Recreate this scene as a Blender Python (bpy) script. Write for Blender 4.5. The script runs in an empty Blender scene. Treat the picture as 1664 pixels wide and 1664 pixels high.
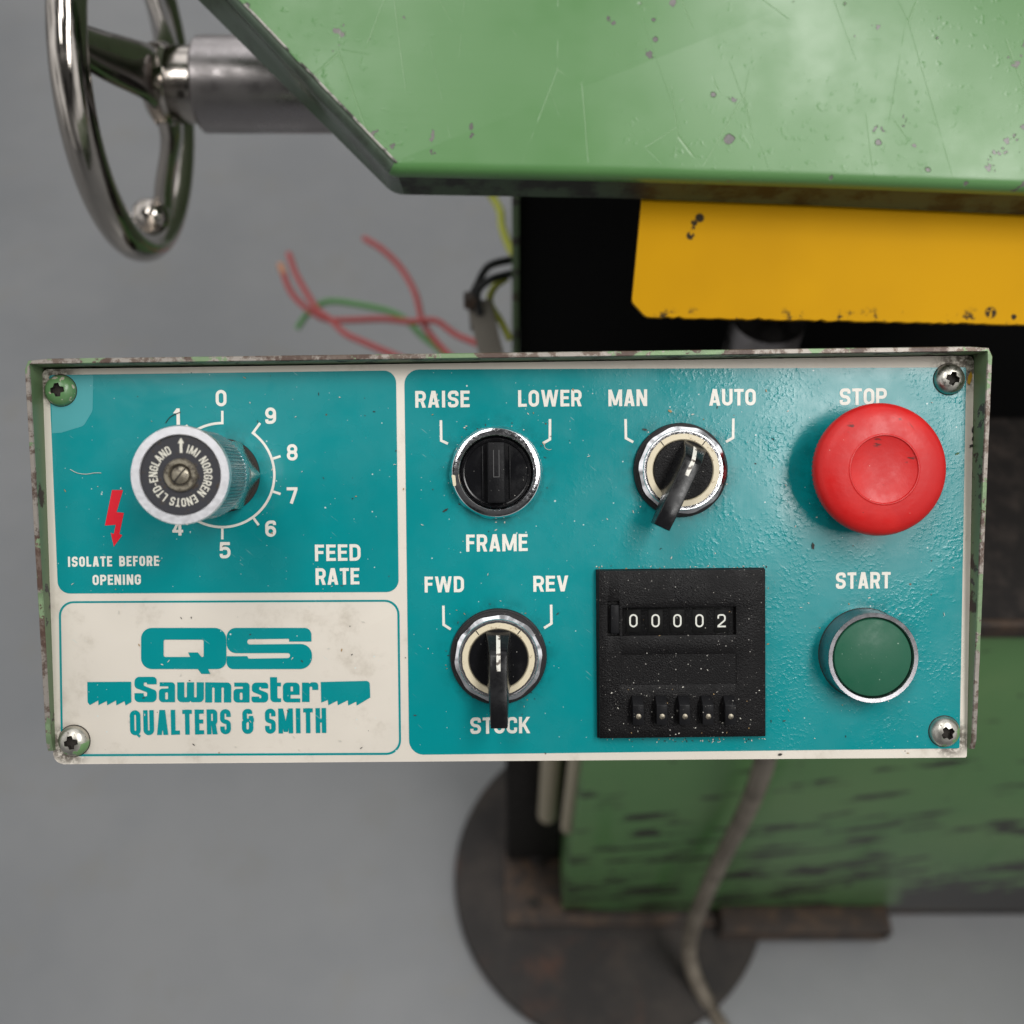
import bpy, bmesh, math, random
from mathutils import Vector, Matrix
random.seed(7)
PI = math.pi
C = bpy.context.scene.collection

# ------------------------------------------------------------------ camera
F = 1750.0            # focal length in photo pixels (photo 1664 px wide)
PX = 832.0
PITCH = math.radians(55)
CAMZ = 1.25
sc = bpy.context.scene
cam_d = bpy.data.cameras.new('camera')
cam_d.sensor_width = 36.0
cam_d.lens = 36.0 * F / 1664.0
cam_d.clip_start = 0.01
cam_d.clip_end = 60
cam = bpy.data.objects.new('camera', cam_d)
C.objects.link(cam)
RIGHT = Vector((1, 0, 0))
UP = Vector((0, math.sin(PITCH), math.cos(PITCH)))
BACK = Vector((0, -math.cos(PITCH), math.sin(PITCH)))
CAM = Vector((0, 0, CAMZ))
cam.matrix_world = Matrix(((RIGHT.x, UP.x, BACK.x, CAM.x), (RIGHT.y, UP.y, BACK.y, CAM.y),
                           (RIGHT.z, UP.z, BACK.z, CAM.z), (0, 0, 0, 1)))
sc.camera = cam
D = 0.34              # camera to panel, metres
cam_d.dof.use_dof = True
cam_d.dof.focus_distance = 0.333
cam_d.dof.aperture_fstop = 9.0

# ------------------------------------------------------------------ light
w = bpy.data.worlds.new('World')
sc.world = w
w.use_nodes = True
nt = w.node_tree
bg = nt.nodes['Background']
tc = nt.nodes.new('ShaderNodeTexCoord')
sx = nt.nodes.new('ShaderNodeSeparateXYZ')
rp = nt.nodes.new('ShaderNodeValToRGB')
mr = nt.nodes.new('ShaderNodeMapRange')
mr.inputs['From Min'].default_value = -1
mr.inputs['From Max'].default_value = 1
nt.links.new(tc.outputs['Generated'], sx.inputs[0])
nt.links.new(sx.outputs['Z'], mr.inputs['Value'])
nt.links.new(mr.outputs[0], rp.inputs[0])
e = rp.color_ramp.elements
e[0].position = 0.42; e[0].color = (0.08, 0.08, 0.08, 1)
e[1].position = 0.98; e[1].color = (0.92, 0.92, 0.92, 1)
x_ = rp.color_ramp.elements.new(0.64); x_.color = (0.56, 0.555, 0.55, 1)
# the roof right behind the photographer is dark
dt = nt.nodes.new('ShaderNodeVectorMath')
dt.operation = 'DOT_PRODUCT'
dt.inputs[1].default_value = BACK
nt.links.new(tc.outputs['Generated'], dt.inputs[0])
m2_ = nt.nodes.new('ShaderNodeMapRange')
m2_.interpolation_type = 'SMOOTHSTEP'
for k_, v_ in (('From Min', 0.60), ('From Max', 0.87), ('To Min', 1.0), ('To Max', 0.05)):
    m2_.inputs[k_].default_value = v_
nt.links.new(dt.outputs['Value'], m2_.inputs['Value'])
mm_ = nt.nodes.new('ShaderNodeVectorMath')
mm_.operation = 'SCALE'
nt.links.new(rp.outputs[0], mm_.inputs[0])
nt.links.new(m2_.outputs[0], mm_.inputs['Scale'])
# noise added to the surroundings so chrome reflects bright and dark streaks
nz_ = nt.nodes.new('ShaderNodeTexNoise')
nz_.inputs['Scale'].default_value = 2.3
nz_.inputs['Detail'].default_value = 2.0
nt.links.new(tc.outputs['Generated'], nz_.inputs['Vector'])
m3_ = nt.nodes.new('ShaderNodeMapRange')
m3_.interpolation_type = 'SMOOTHSTEP'
for k_, v_ in (('From Min', 0.42), ('From Max', 0.58), ('To Min', 0.35), ('To Max', 1.65)):
    m3_.inputs[k_].default_value = v_
nt.links.new(nz_.outputs[0], m3_.inputs['Value'])
m4_ = nt.nodes.new('ShaderNodeVectorMath')
m4_.operation = 'SCALE'
nt.links.new(mm_.outputs[0], m4_.inputs[0])
nt.links.new(m3_.outputs[0], m4_.inputs['Scale'])
nt.links.new(m4_.outputs[0], bg.inputs[0])
bg.inputs[1].default_value = 1.2


def area(name, loc, target, sx_, sy_, power, col):
    l = bpy.data.lights.new(name, 'AREA')
    l.shape = 'RECTANGLE'
    l.size = sx_
    l.size_y = sy_
    l.energy = power
    l.color = col
    o = bpy.data.objects.new(name, l)
    C.objects.link(o)
    o.location = loc
    d = Vector(target) - Vector(loc)
    o.rotation_euler = d.to_track_quat('-Z', 'Y').to_euler()
    return o


# ceiling lights of the workshop, right and left of the machine
area('ceiling_light', (0.98, -0.62, 3.0), (0.98, -0.62, 0), 0.52, 1.75, 50, (1.0, 0.985, 0.96))
area('ceiling_light', (-0.72, -0.52, 3.0), (-0.72, -0.52, 0), 0.22, 0.7, 7, (1.0, 0.985, 0.96))
area('ceiling_light', (-0.36, 0.12, 3.0), (-0.36, 0.12, 0), 0.45, 0.8, 9, (1.0, 0.985, 0.96))

sc.view_settings.view_transform = 'Standard'
sc.view_settings.look = 'None'
sc.view_settings.exposure = -0.10
sc.view_settings.gamma = 1.0
sc.view_settings.use_curve_mapping = False
sc.cycles.max_bounces = 8


# ------------------------------------------------------------------ measuring helpers
def ray(px, py):
    return ((px - PX) / F) * RIGHT + ((PX - py) / F) * UP - BACK


def W(px, py, depth):
    """world point seen at photo pixel (px,py), depth metres along the optical axis"""
    return CAM + ray(px, py) * depth


def on_z(px, py, z):
    r = ray(px, py)
    return CAM + r * ((z - CAMZ) / r.z)


def on_y(px, py, y):
    r = ray(px, py)
    return CAM + r * (y / r.y)


# panel frame: origin at the foot of the perpendicular from the camera
FOOT = (810.0, 775.0)
n_ = -(ray(*FOOT)).normalized()
ROLL = math.radians(0.55)
xr = (RIGHT - n_ * RIGHT.dot(n_)).normalized()
yr = n_.cross(xr)
PXA = xr * math.cos(ROLL) + yr * math.sin(ROLL)
PYA = n_.cross(PXA)
PO = CAM - n_ * D
PM = Matrix(((PXA.x, PYA.x, n_.x, PO.x), (PXA.y, PYA.y, n_.y, PO.y), (PXA.z, PYA.z, n_.z, PO.z), (0, 0, 0, 1)))
SC = D / F            # metres per photo pixel on the panel face


def P(px, py, h=0.0):
    """panel coordinates of the point at height h over the face that the photo shows at (px,py)"""
    r = ray(px, py)
    t = (D - h) / (-r.dot(n_))
    v = CAM + r * t - PO
    return (v.dot(PXA), v.dot(PYA))


def mag(h):
    return D / (D - h)


# ------------------------------------------------------------------ material helpers
class G:
    def __init__(s, name, base=(0.5, 0.5, 0.5), rough=0.5, metal=0.0, spec=0.5, coat=0.0, coat_rough=0.1):
        s.m = bpy.data.materials.new(name)
        s.m.use_nodes = True
        s.nt = s.m.node_tree
        s.b = s.nt.nodes['Principled BSDF']
        s.set('Base Color', (*base, 1))
        s.set('Roughness', rough)
        s.set('Metallic', metal)
        s.set('Specular IOR Level', spec)
        s.set('Coat Weight', coat)
        s.set('Coat Roughness', coat_rough)
        s._tc = None
        s.base = (*base, 1)

    def set(s, k, v):
        if hasattr(v, 'is_output') or isinstance(v, bpy.types.NodeSocket):
            s.nt.links.new(v, s.b.inputs[k])
        else:
            s.b.inputs[k].default_value = v

    def node(s, t, **kw):
        n = s.nt.nodes.new(t)
        for k, v in kw.items():
            setattr(n, k, v)
        return n

    def put(s, sock, v):
        if isinstance(v, bpy.types.NodeSocket):
            s.nt.links.new(v, sock)
        else:
            sock.default_value = v

    def co(s):
        if s._tc is None:
            s._tc = s.node('ShaderNodeTexCoord').outputs['Object']
        return s._tc

    def mapped(s, scale=(1, 1, 1), rot=(0, 0, 0), loc=(0, 0, 0)):
        src = s.co()
        if any(rot):                        # turn first, stretch afterwards
            q = s.node('ShaderNodeMapping')
            q.inputs['Rotation'].default_value = rot
            s.nt.links.new(src, q.inputs['Vector'])
            src = q.outputs[0]
        n = s.node('ShaderNodeMapping')
        n.inputs['Scale'].default_value = scale
        n.inputs['Location'].default_value = loc
        s.nt.links.new(src, n.inputs['Vector'])
        return n.outputs[0]

    def noise(s, scale, detail=3, vec=None, rough=0.55, dist=0.0):
        n = s.node('ShaderNodeTexNoise')
        n.inputs['Scale'].default_value = scale
        n.inputs['Detail'].default_value = detail
        n.inputs['Roughness'].default_value = rough
        n.inputs['Distortion'].default_value = dist
        s.nt.links.new(vec if vec is not None else s.co(), n.inputs['Vector'])
        return n.outputs[0]

    def voro(s, scale, vec=None, out='Distance', feature='F1'):
        n = s.node('ShaderNodeTexVoronoi')
        n.feature = feature
        n.inputs['Scale'].default_value = scale
        s.nt.links.new(vec if vec is not None else s.co(), n.inputs['Vector'])
        return n.outputs[out] if out else n

    def rmp(s, v, a, b, lo=0.0, hi=1.0, smooth=True):
        n = s.node('ShaderNodeMapRange')
        n.interpolation_type = 'SMOOTHSTEP' if smooth else 'LINEAR'
        s.nt.links.new(v, n.inputs['Value'])
        if a > b:
            a, b, lo, hi = b, a, hi, lo
        n.inputs['From Min'].default_value = a
        n.inputs['From Max'].default_value = b
        n.inputs['To Min'].default_value = lo
        n.inputs['To Max'].default_value = hi
        return n.outputs[0]

    def math(s, op, a, b=0.0):
        n = s.node('ShaderNodeMath', operation=op)
        s.put(n.inputs[0], a)
        s.put(n.inputs[1], b)
        return n.outputs[0]

    def mul(s, a, b):
        return s.math('MULTIPLY', a, b)

    def mix(s, fac, a, b):
        n = s.node('ShaderNodeMix')
        n.data_type = 'RGBA'
        s.put(n.inputs[0], fac)
        s.put(n.inputs[6], a if isinstance(a, bpy.types.NodeSocket) else (*a[:3], 1))
        s.put(n.inputs[7], b if isinstance(b, bpy.types.NodeSocket) else (*b[:3], 1))
        return n.outputs[2]

    def axis(s, i):
        n = s.node('ShaderNodeSeparateXYZ')
        s.nt.links.new(s.co(), n.inputs[0])
        return n.outputs[i]

    def near(s, pt, r0, r1):
        """1 within r0 of pt, fading to 0 at r1"""
        n = s.node('ShaderNodeVectorMath', operation='DISTANCE')
        s.nt.links.new(s.co(), n.inputs[0])
        n.inputs[1].default_value = pt
        return s.rmp(n.outputs['Value'], r0, r1, 1, 0)

    def specks(s, scale, size, keep, seed=0.0):
        """small separate specks: voronoi dots of which a share is kept"""
        vec = s.mapped(loc=(seed, seed * 1.7, seed * .3))
        wob = s.noise(scale * 2.2, 2, vec)
        v = s.voro(scale, vec, out=None)
        d = s.math('ADD', v.outputs['Distance'], s.mul(s.math('SUBTRACT', wob, 0.5), size * 2.0))
        sel = s.node('ShaderNodeSeparateXYZ')
        s.nt.links.new(v.outputs['Color'], sel.inputs[0])
        dot = s.rmp(d, size, size * 0.75, 0, 1)
        return s.mul(dot, s.rmp(sel.outputs[0], 1 - keep, 1 - keep + 0.01, 0, 1))

    def bump(s, h, strength=0.5, dist=0.001, normal=None, to='Normal'):
        n = s.node('ShaderNodeBump')
        n.inputs['Strength'].default_value = strength
        n.inputs['Distance'].default_value = dist
        s.nt.links.new(h, n.inputs['Height'])
        if normal is not None:
            s.nt.links.new(normal, n.inputs['Normal'])
        s.set(to, n.outputs[0])
        return n.outputs[0]


PANEL_CORNERS = [P(88, 622), P(1560, 598), P(110, 1212), P(1545, 1200)]


def printed(name, col, rough, stain=None):
    """printed sheet under one old clear varnish: runs and drips on the right, wipe marks, dust"""
    g = G(name, col, rough, 0, 0.45)
    base = col
    big = g.noise(18, 3)
    c = g.mix(g.rmp(big, 0.35, 0.7), col, tuple(min(1, x * 1.10) for x in col))
    if stain:
        st = g.mul(g.rmp(g.noise(55, 5, rough=0.7), 0.52, 0.75), 0.45)
        c = g.mix(st, c, stain)
        gr = g.noise(420, 5, rough=0.7)
        for k, (cx, cy) in enumerate(PANEL_CORNERS):
            m = g.near((cx, cy, 0), 0.003, (0.010, 0.011, 0.009, 0.008)[k])
            mm = g.mul(m, g.rmp(gr, 0.36, 0.56))
            c = g.mix(g.mul(mm, 0.9), c, (0.07, 0.055, 0.04))
    # greasy smudges round the handled controls
    sn = g.noise(150, 5, rough=0.7, dist=0.4)
    for (qx, qy, r0, r1) in ((806, 768, .014, .021), (810, 1066, .0145, .021), (1105, 764, .0145, .021), (1403, 1061, .0135, .021), (1403, 764, .016, .026), (362, 772, .010, .020)):
        sm_ = g.mul(g.near((*P(qx, qy), 0), r0, r1), g.rmp(sn, 0.40, 0.62))
        c = g.mix(g.mul(sm_, 0.42), c, tuple(x * 0.35 for x in col))
    sc_l = g.noise(1.0, 2, g.mapped((120, 1500, 300), (0, 0, 0.7)))
    c = g.mix(g.mul(g.mul(g.rmp(sc_l, 0.69, 0.73), g.rmp(g.noise(45, 3), 0.52, 0.62)), 0.35), c, (0.45, 0.60, 0.60))
    # dust and tiny swarf
    c = g.mix(g.mul(g.specks(330, 0.085, 0.20, 1.3), 0.75), c, (0.62, 0.68, 0.66))
    c = g.mix(g.mul(g.specks(700, 0.10, 0.14, 4.1), 0.6), c, (0.60, 0.66, 0.64))
    c = g.mix(g.mul(g.specks(240, 0.055, 0.13, 7.7), 0.85), c, (0.03, 0.03, 0.025))
    c = g.mix(g.mul(g.specks(130, 0.05, 0.05, 9.2), 0.9), c, (0.10, 0.06, 0.03))
    g.set('Base Color', c)
    # varnish relief
    xm = g.rmp(g.axis(0), -0.01, 0.085)
    lump = g.rmp(g.noise(60, 4, rough=0.65), 0.38, 0.74)
    drops = g.rmp(g.noise(820, 2, rough=0.5, dist=0.1), 0.44, 0.80)
    dr = g.mul(g.mul(drops, lump), xm)
    streak = g.noise(1.0, 4, g.mapped((1500, 70, 40)))
    fine = g.noise(1500, 2)
    h = g.math('ADD', g.mul(dr, 1.0), g.mul(streak, 0.10))
    h = g.math('ADD', h, g.mul(fine, 0.05))
    h = g.math('ADD', h, g.mul(g.noise(120, 2), 0.6))
    g.bump(h, 0.36, 0.00022)
    sm = g.noise(26, 4, rough=0.65)
    g.set('Roughness', g.rmp(sm, 0.3, 0.7, rough - 0.06, rough + 0.10))
    return g.m


TEAL = printed('teal_print', (0.0, 0.215, 0.230), 0.23)
CREAM = printed('cream_sheet', (0.66, 0.61, 0.535), 0.38, (0.36, 0.31, 0.24))
INK = printed('cream_ink', (0.70, 0.675, 0.61), 0.36)
RED_INK = printed('red_ink', (0.62, 0.006, 0.02), 0.34)


def worn_paint(name, col, rough, chip, amount, scale, rust=None, coat=0.0):
    g = G(name, col, rough, 0, 0.5, coat, 0.15)
    var = g.noise(9, 4)
    c = g.mix(g.rmp(var, 0.3, 0.7), tuple(x * 0.9 for x in col), tuple(min(1, x * 1.12) for x in col))
    n = g.noise(scale, 5, rough=0.62)
    m = g.rmp(n, 1 - amount, 1 - amount + 0.02)
    c = g.mix(m, c, chip)
    if rust:
        m2 = g.rmp(g.noise(scale * 0.7, 5, g.mapped(loc=(3, 1, 2)), rough=0.7), 1 - amount * 1.02, 1 - amount + 0.06)
        c = g.mix(m2, c, rust)
        m = g.math('MAXIMUM', m, m2)
    g.set('Base Color', c)
    g.bump(g.math('SUBTRACT', g.mul(g.noise(scale * 3, 2), 0.15), m), 0.4, 0.0003)
    g.set('Roughness', g.mix(m, (rough,) * 3, (0.75,) * 3))
    return g.m


HOUSE_G = worn_paint('housing_green_paint', (0.10, 0.155, 0.075), 0.45, (0.055, 0.05, 0.045), 0.42, 110, (0.05, 0.03, 0.022))
RIM_WORN = None
g = G('worn_rim_metal', (0.3, 0.27, 0.24), 0.45, 0.0)
n = g.noise(75, 6, rough=0.7)
n2 = g.noise(260, 5, g.mapped(loc=(4, 2, 1)), rough=0.7)
c = g.mix(g.rmp(n, 0.44, 0.54), (0.075, 0.042, 0.03), (0.30, 0.27, 0.24))
c = g.mix(g.rmp(n2, 0.50, 0.60), c, (0.13, 0.095, 0.075))
gm = g.rmp(g.noise(60, 6, g.mapped(loc=(8, 5, 2)), rough=0.68), 0.535, 0.56)
c = g.mix(gm, c, (0.17, 0.25, 0.135))
g.set('Base Color', c)
g.set('Metallic', g.mul(g.rmp(n, 0.40, 0.50), 0.45))
g.bump(n2, 0.5, 0.0003)
RIM_WORN = g.m


def metal(name, col, rough, scratch=0.3, grime=0.0, gcol=(0.05, 0.035, 0.02), sc_=900):
    g = G(name, col, rough, 1.0)
    n = g.noise(sc_, 4, rough=0.7)
    g.set('Roughness', g.rmp(n, 0.3, 0.75, max(0.02, rough - scratch * 0.15), rough + scratch * 0.35))
    g.bump(n, 0.12 * scratch, 0.0004)
    if grime > 0:
        m = g.rmp(g.noise(sc_ * 0.45, 5, rough=0.75), 1 - grime, 1 - grime + 0.14)
        m = g.math('MAXIMUM', m, g.specks(900, 0.15, 0.3))
        g.set('Base Color', g.mix(m, col, gcol))
        g.set('Metallic', g.rmp(m, 0, 1, 1, 0.1))
    return g.m


CHROME = metal('chrome', (0.80, 0.80, 0.82), 0.07, 0.35, 0.34, (0.32, 0.30, 0.28), sc_=1100)
CHROME_CLEAN = metal('chrome_ring', (0.84, 0.83, 0.85), 0.20, 0.25, 0.12, (0.30, 0.28, 0.26), sc_=500)
BEZEL_DULL = metal('satin_bezel', (0.33, 0.32, 0.34), 0.30, 0.25, 0.10, (0.30, 0.28, 0.26), sc_=400)
ALU = metal('turned_aluminium', (0.80, 0.80, 0.83), 0.40, 0.3, 0.0)
NUTM = metal('grubby_nut_metal', (0.62, 0.60, 0.56), 0.2, 0.4, 0.34)
SCREWM = metal('screw_metal', (0.52, 0.50, 0.45), 0.33, 0.6, 0.40, (0.10, 0.085, 0.06))
WHEELM = metal('polished_wheel_metal', (0.44, 0.405, 0.37), 0.09, 0.5, 0.30, (0.16, 0.12, 0.08), sc_=60)
SLEEVE = metal('dull_steel', (0.36, 0.335, 0.335), 0.30, 0.6, 0.30, (0.13, 0.11, 0.10), sc_=45)


def plastic(name, col, rough, bumpy=0.0, bscale=900, dust=0.5, dcol=(0.5, 0.48, 0.44)):
    g = G(name, col, rough, 0, 0.26)
    c = col
    if dust > 0:
        d1 = g.mul(g.specks(520, 0.10, 0.22 * dust * 2, 2.2), 0.7)
        d2 = g.mul(g.specks(1300, 0.14, 0.16 * dust * 2, 5.0), 0.45)
        c = g.mix(d1, c, dcol)
        c = g.mix(d2, c, dcol)
        g.set('Base Color', c)
    n = g.noise(bscale, 3)
    if bumpy:
        g.bump(n, bumpy, 0.0004)
    sm = g.noise(130, 4, rough=0.65)
    g.set('Roughness', g.rmp(sm, 0.3, 0.7, max(0.03, rough - 0.1), rough + 0.15))
    return g.m


BLACK_GLOSS = plastic('black_glossy_plastic', (0.006, 0.006, 0.007), 0.16, 0.0, dust=0.35)
BLACK_LEVER = plastic('black_lever_plastic', (0.008, 0.008, 0.009), 0.24, 0.0, dust=0.06)
BLACK_GRAIN = plastic('black_grained_plastic', (0.005, 0.0046, 0.005), 0.34, 0.5, 2100, dust=0.75)
BLACK_PLAIN = plastic('black_matt_plastic', (0.008, 0.008, 0.009), 0.38, 0.15, 1500, dust=0.5)
WHEEL_BLACK = plastic('wheel_black', (0.004, 0.004, 0.004), 0.6, dust=0)
RUBBER = plastic('black_rubber', (0.018, 0.016, 0.017), 0.55, 0.2, 700, dust=0.6)
for m_ in (BLACK_GRAIN, BLACK_PLAIN, WHEEL_BLACK):
    m_.node_tree.nodes['Principled BSDF'].inputs['Specular IOR Level'].default_value = 0.14
DIGIT_WHITE = plastic('digit_white', (0.66, 0.66, 0.60), 0.4, dust=0)
GREEN_BTN = plastic('green_button_plastic', (0.016, 0.098, 0.055), 0.42, 0.05, 900, dust=0.28, dcol=(0.3, 0.42, 0.33))
IVORY = None
g = G('ivory_ring_plastic', (0.66, 0.57, 0.40), 0.4)
rr = g.noise(330, 5, rough=0.75)
c = g.mix(g.rmp(rr, 0.56, 0.70), (0.66, 0.585, 0.42), (0.20, 0.12, 0.05))
g.set('Base Color', c)
IVORY = g.m
g = G('dirty_white_inlay', (0.7, 0.68, 0.6), 0.4)
c = g.mix(g.rmp(g.noise(420, 3), 0.50, 0.58), (0.72, 0.70, 0.63), (0.11, 0.09, 0.075))
g.set('Base Color', c)
INLAY = g.m

g = G('red_button_plastic', (0.60, 0.012, 0.014), 0.42, 0, 0.4)
sc1 = g.noise(1.0, 3, g.mapped((90, 900, 300), (0, 0, 0.9)))
m1 = g.mul(g.rmp(sc1, 0.72, 0.76), g.rmp(g.noise(160, 2), 0.50, 0.62))
c = g.mix(g.rmp(g.noise(90, 4), 0.35, 0.75), (0.50, 0.007, 0.007), (0.58, 0.012, 0.010))
c = g.mix(g.mul(m1, 0.7), c, (0.16, 0.02, 0.015))
gz = g.noise(1.0, 4, g.mapped((250, 900, 300), (0, 0, 0.15)), rough=0.6)
for (qx, qy, qr, th_) in ((0.0079, 0.0033, 0.0024, 0.50), (-0.0020, 0.0082, 0.0020, 0.54), (0.0015, -0.003, 0.005, 0.66), (-0.0095, 0.0125, 0.0022, 0.58), (0.004, 0.0155, 0.002, 0.58)):
    c = g.mix(g.mul(g.mul(g.near((qx, qy, 0.0178), qr * .4, qr), g.rmp(gz, th_, th_ + 0.05)), 0.85), c, (0.07, 0.015, 0.012))
c = g.mix(g.mul(g.specks(500, 0.09, 0.12), 0.6), c, (0.75, 0.35, 0.3))
c = g.mix(g.mul(g.specks(330, 0.07, 0.10, 3), 0.7), c, (0.10, 0.02, 0.015))
g.set('Base Color', c)
g.bump(g.math('ADD', g.noise(700, 2), g.mul(m1, -2.0)), 0.10, 0.0004)
g.set('Roughness', g.rmp(g.noise(200, 4), 0.3, 0.7, 0.34, 0.5))
RED_BTN = g.m

g = G('knob_black_disc', (0.035, 0.034, 0.042), 0.5)
m1 = g.rmp(g.noise(480, 5, rough=0.7), 0.57, 0.66)
g.set('Base Color', g.mix(m1, (0.020, 0.020, 0.026), (0.030, 0.019, 0.011)))
g.bump(m1, 0.3, 0.0002)
KNOB_BLACK = g.m
g = G('grime', (0.02, 0.016, 0.012), 0.8)
g.bump(g.noise(1500, 3), 0.5, 0.0004)
GRIME = g.m
g = G('brass_dirty', (0.30, 0.25, 0.17), 0.4, 0.8)
m1 = g.rmp(g.noise(700, 5, rough=0.7), 0.44, 0.62)
g.set('Base Color', g.mix(m1, (0.30, 0.27, 0.21), (0.05, 0.04, 0.028)))
g.set('Metallic', g.rmp(m1, 0, 1, 0.8, 0.15))
BRASS = g.m

# green screw paint
g = G('screw_green_paint', (0.10, 0.22, 0.085), 0.3)
m1 = g.rmp(g.noise(420, 4), 0.60, 0.64)
g.set('Base Color', g.mix(m1, (0.10, 0.215, 0.085), (0.42, 0.38, 0.30)))
g.bump(g.noise(900, 2), 0.2, 0.0003)
SCREW_GREEN = g.m
g = G('screw_part_painted', (0.5, 0.48, 0.42), 0.35, 0.9)
m1 = g.mul(g.rmp(g.noise(250, 4), 0.50, 0.54), g.rmp(g.axis(1), 0.0005, -0.0012))
m2 = g.rmp(g.noise(500, 5, rough=0.75), 0.58, 0.68)
c = g.mix(m2, (0.50, 0.48, 0.43), (0.10, 0.085, 0.06))
g.set('Base Color', g.mix(m1, c, (0.13, 0.25, 0.10)))
g.set('Metallic', g.math('SUBTRACT', 0.95, g.math('MAXIMUM', m1, g.mul(m2, 0.6))))
SCREW_PART = g.m

# lid paint
g = G('cover_green_paint', (0.125, 0.27, 0.105), 0.24, 0, 0.5)
var = g.noise(6, 3)
c = g.mix(g.rmp(var, 0.3, 0.7), (0.088, 0.220, 0.070), (0.108, 0.248, 0.085))
n1 = g.noise(95, 4, rough=0.55)
n2 = g.noise(14, 2, g.mapped(loc=(2, 7, 1)))
chip = g.rmp(g.math('ADD', n1, g.mul(n2, 0.22)), 0.800, 0.807)
chipd = g.math('MAXIMUM', g.specks(85, 0.12, 0.30, 2.0), g.mul(g.specks(55, 0.10, 0.40, 6.0), g.rmp(g.noise(11, 2), 0.48, 0.52)))
chip = g.math('MAXIMUM', chip, chipd)
c = g.mix(chip, c, g.mix(g.rmp(g.noise(70, 2), 0.42, 0.58), (0.095, 0.088, 0.082), (0.15, 0.138, 0.128)))
dk = g.specks(140, 0.07, 0.10, 5.0)
c = g.mix(g.mul(dk, 0.8), c, (0.06, 0.06, 0.05))
bl = g.specks(26, 0.030, 0.35, 8.0)
c = g.mix(bl, c, (0.03, 0.13, 0.42))
# hairline scratches: thin straight lines, broken up
def hair(g, scl, loc, rot, wdt, lo, hi):
    v = g.mapped(scl, (0, 0, rot), loc)
    jit = g.noise(160, 2)
    d = g.voro(1.0, v, feature='DISTANCE_TO_EDGE')
    ln = g.rmp(g.math('ADD', d, g.mul(jit, wdt * 0.8)), wdt * 1.5, wdt * 0.6)
    mk = g.rmp(g.noise(lo, 3, g.mapped(loc=loc)), hi, hi + 0.05)
    return g.mul(ln, mk)
s1 = hair(g, (24, 4.2, 4.2), (1, 2, 3), 0.12, 0.0028, 24, 0.50)
s2 = hair(g, (26, 5, 5), (5, 1, 2), -0.40, 0.0022, 30, 0.52)
s3 = hair(g, (5, 17, 17), (9, 4, 2), 0.55, 0.0022, 26, 0.54)
s = g.math('MAXIMUM', g.math('MAXIMUM', s1, s2), s3)
c = g.mix(g.mul(s, 0.24), c, (0.34, 0.46, 0.29))
g.set('Base Color', c)
lump = g.mul(g.rmp(g.noise(300, 2), 0.58, 0.78), g.rmp(g.noise(18, 2), 0.48, 0.6))
h = g.math('ADD', g.math('ADD', g.mul(s, -0.35), g.mul(chip, -1.0)), g.mul(lump, 0.4))
g.bump(g.math('ADD', h, g.mul(g.noise(1.0, 3, g.mapped((30, 400, 30))), 0.15)), 0.5, 0.0004)
g.set('Roughness', g.rmp(g.noise(30, 4), 0.3, 0.7, 0.28, 0.40))
COVER = g.m
g = G('cover_bare_edge', (0.25, 0.23, 0.2), 0.4)
nn = g.noise(160, 5, rough=0.7)
c = g.mix(g.rmp(nn, 0.42, 0.56), (0.05, 0.045, 0.04), (0.42, 0.40, 0.36))
c = g.mix(g.rmp(g.noise(60, 3), 0.56, 0.6), c, (0.12, 0.25, 0.10))
g.set('Base Color', c)
COVER_EDGE = g.m
g = G('cover_side_shade', (0.085, 0.14, 0.08), 0.20, 0, 0.5)  # cover green darkened: the side's dark reflection is put into the colour
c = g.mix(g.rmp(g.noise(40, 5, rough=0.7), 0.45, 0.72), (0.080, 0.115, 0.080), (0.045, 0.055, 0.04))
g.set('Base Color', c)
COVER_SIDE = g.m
g = G('cover_under_shade_grime', (0.03, 0.035, 0.025), 0.6)  # grime over green darkened to shade the rolled lower lip
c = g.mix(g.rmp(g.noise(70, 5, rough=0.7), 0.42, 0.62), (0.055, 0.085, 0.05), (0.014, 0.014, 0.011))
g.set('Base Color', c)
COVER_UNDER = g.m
# yellow
g = G('yellow_guard_paint', (0.66, 0.36, 0.004), 0.5, 0, 0.06)
m1 = g.specks(60, 0.08, 0.10, 3.3)
m2 = g.rmp(g.noise(120, 5, rough=0.7), 0.70, 0.73)
ed = g.rmp(g.axis(2), 0.006, 0.001)
nb = g.noise(330, 3, rough=0.6)
for (qx, qy, qr) in ((1137, 354, 0.0022), (1128, 362, 0.0016), (1126, 371, 0.0012), (1122, 383, 0.0020), (1610, 508, .0028)):
    nm_ = g.mul(g.near(((qx - 1030) / 1750 * 0.425, 0, (520 - qy) / 1750 * 0.425), qr * .6, qr), g.rmp(nb, 0.38, 0.44))
    m2 = g.math('MAXIMUM', m2, nm_)
m3 = g.mul(g.rmp(g.noise(140, 5, rough=0.7), 0.56, 0.64), ed)
c = g.mix(g.rmp(g.noise(12, 3), 0.3, 0.7), (0.49, 0.245, 0.0), (0.56, 0.285, 0.0))
c = g.mix(g.math('MAXIMUM', g.math('MAXIMUM', m1, m2), m3), c, (0.03, 0.022, 0.012))
g.set('Base Color', c)
YELLOW = g.m
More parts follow.
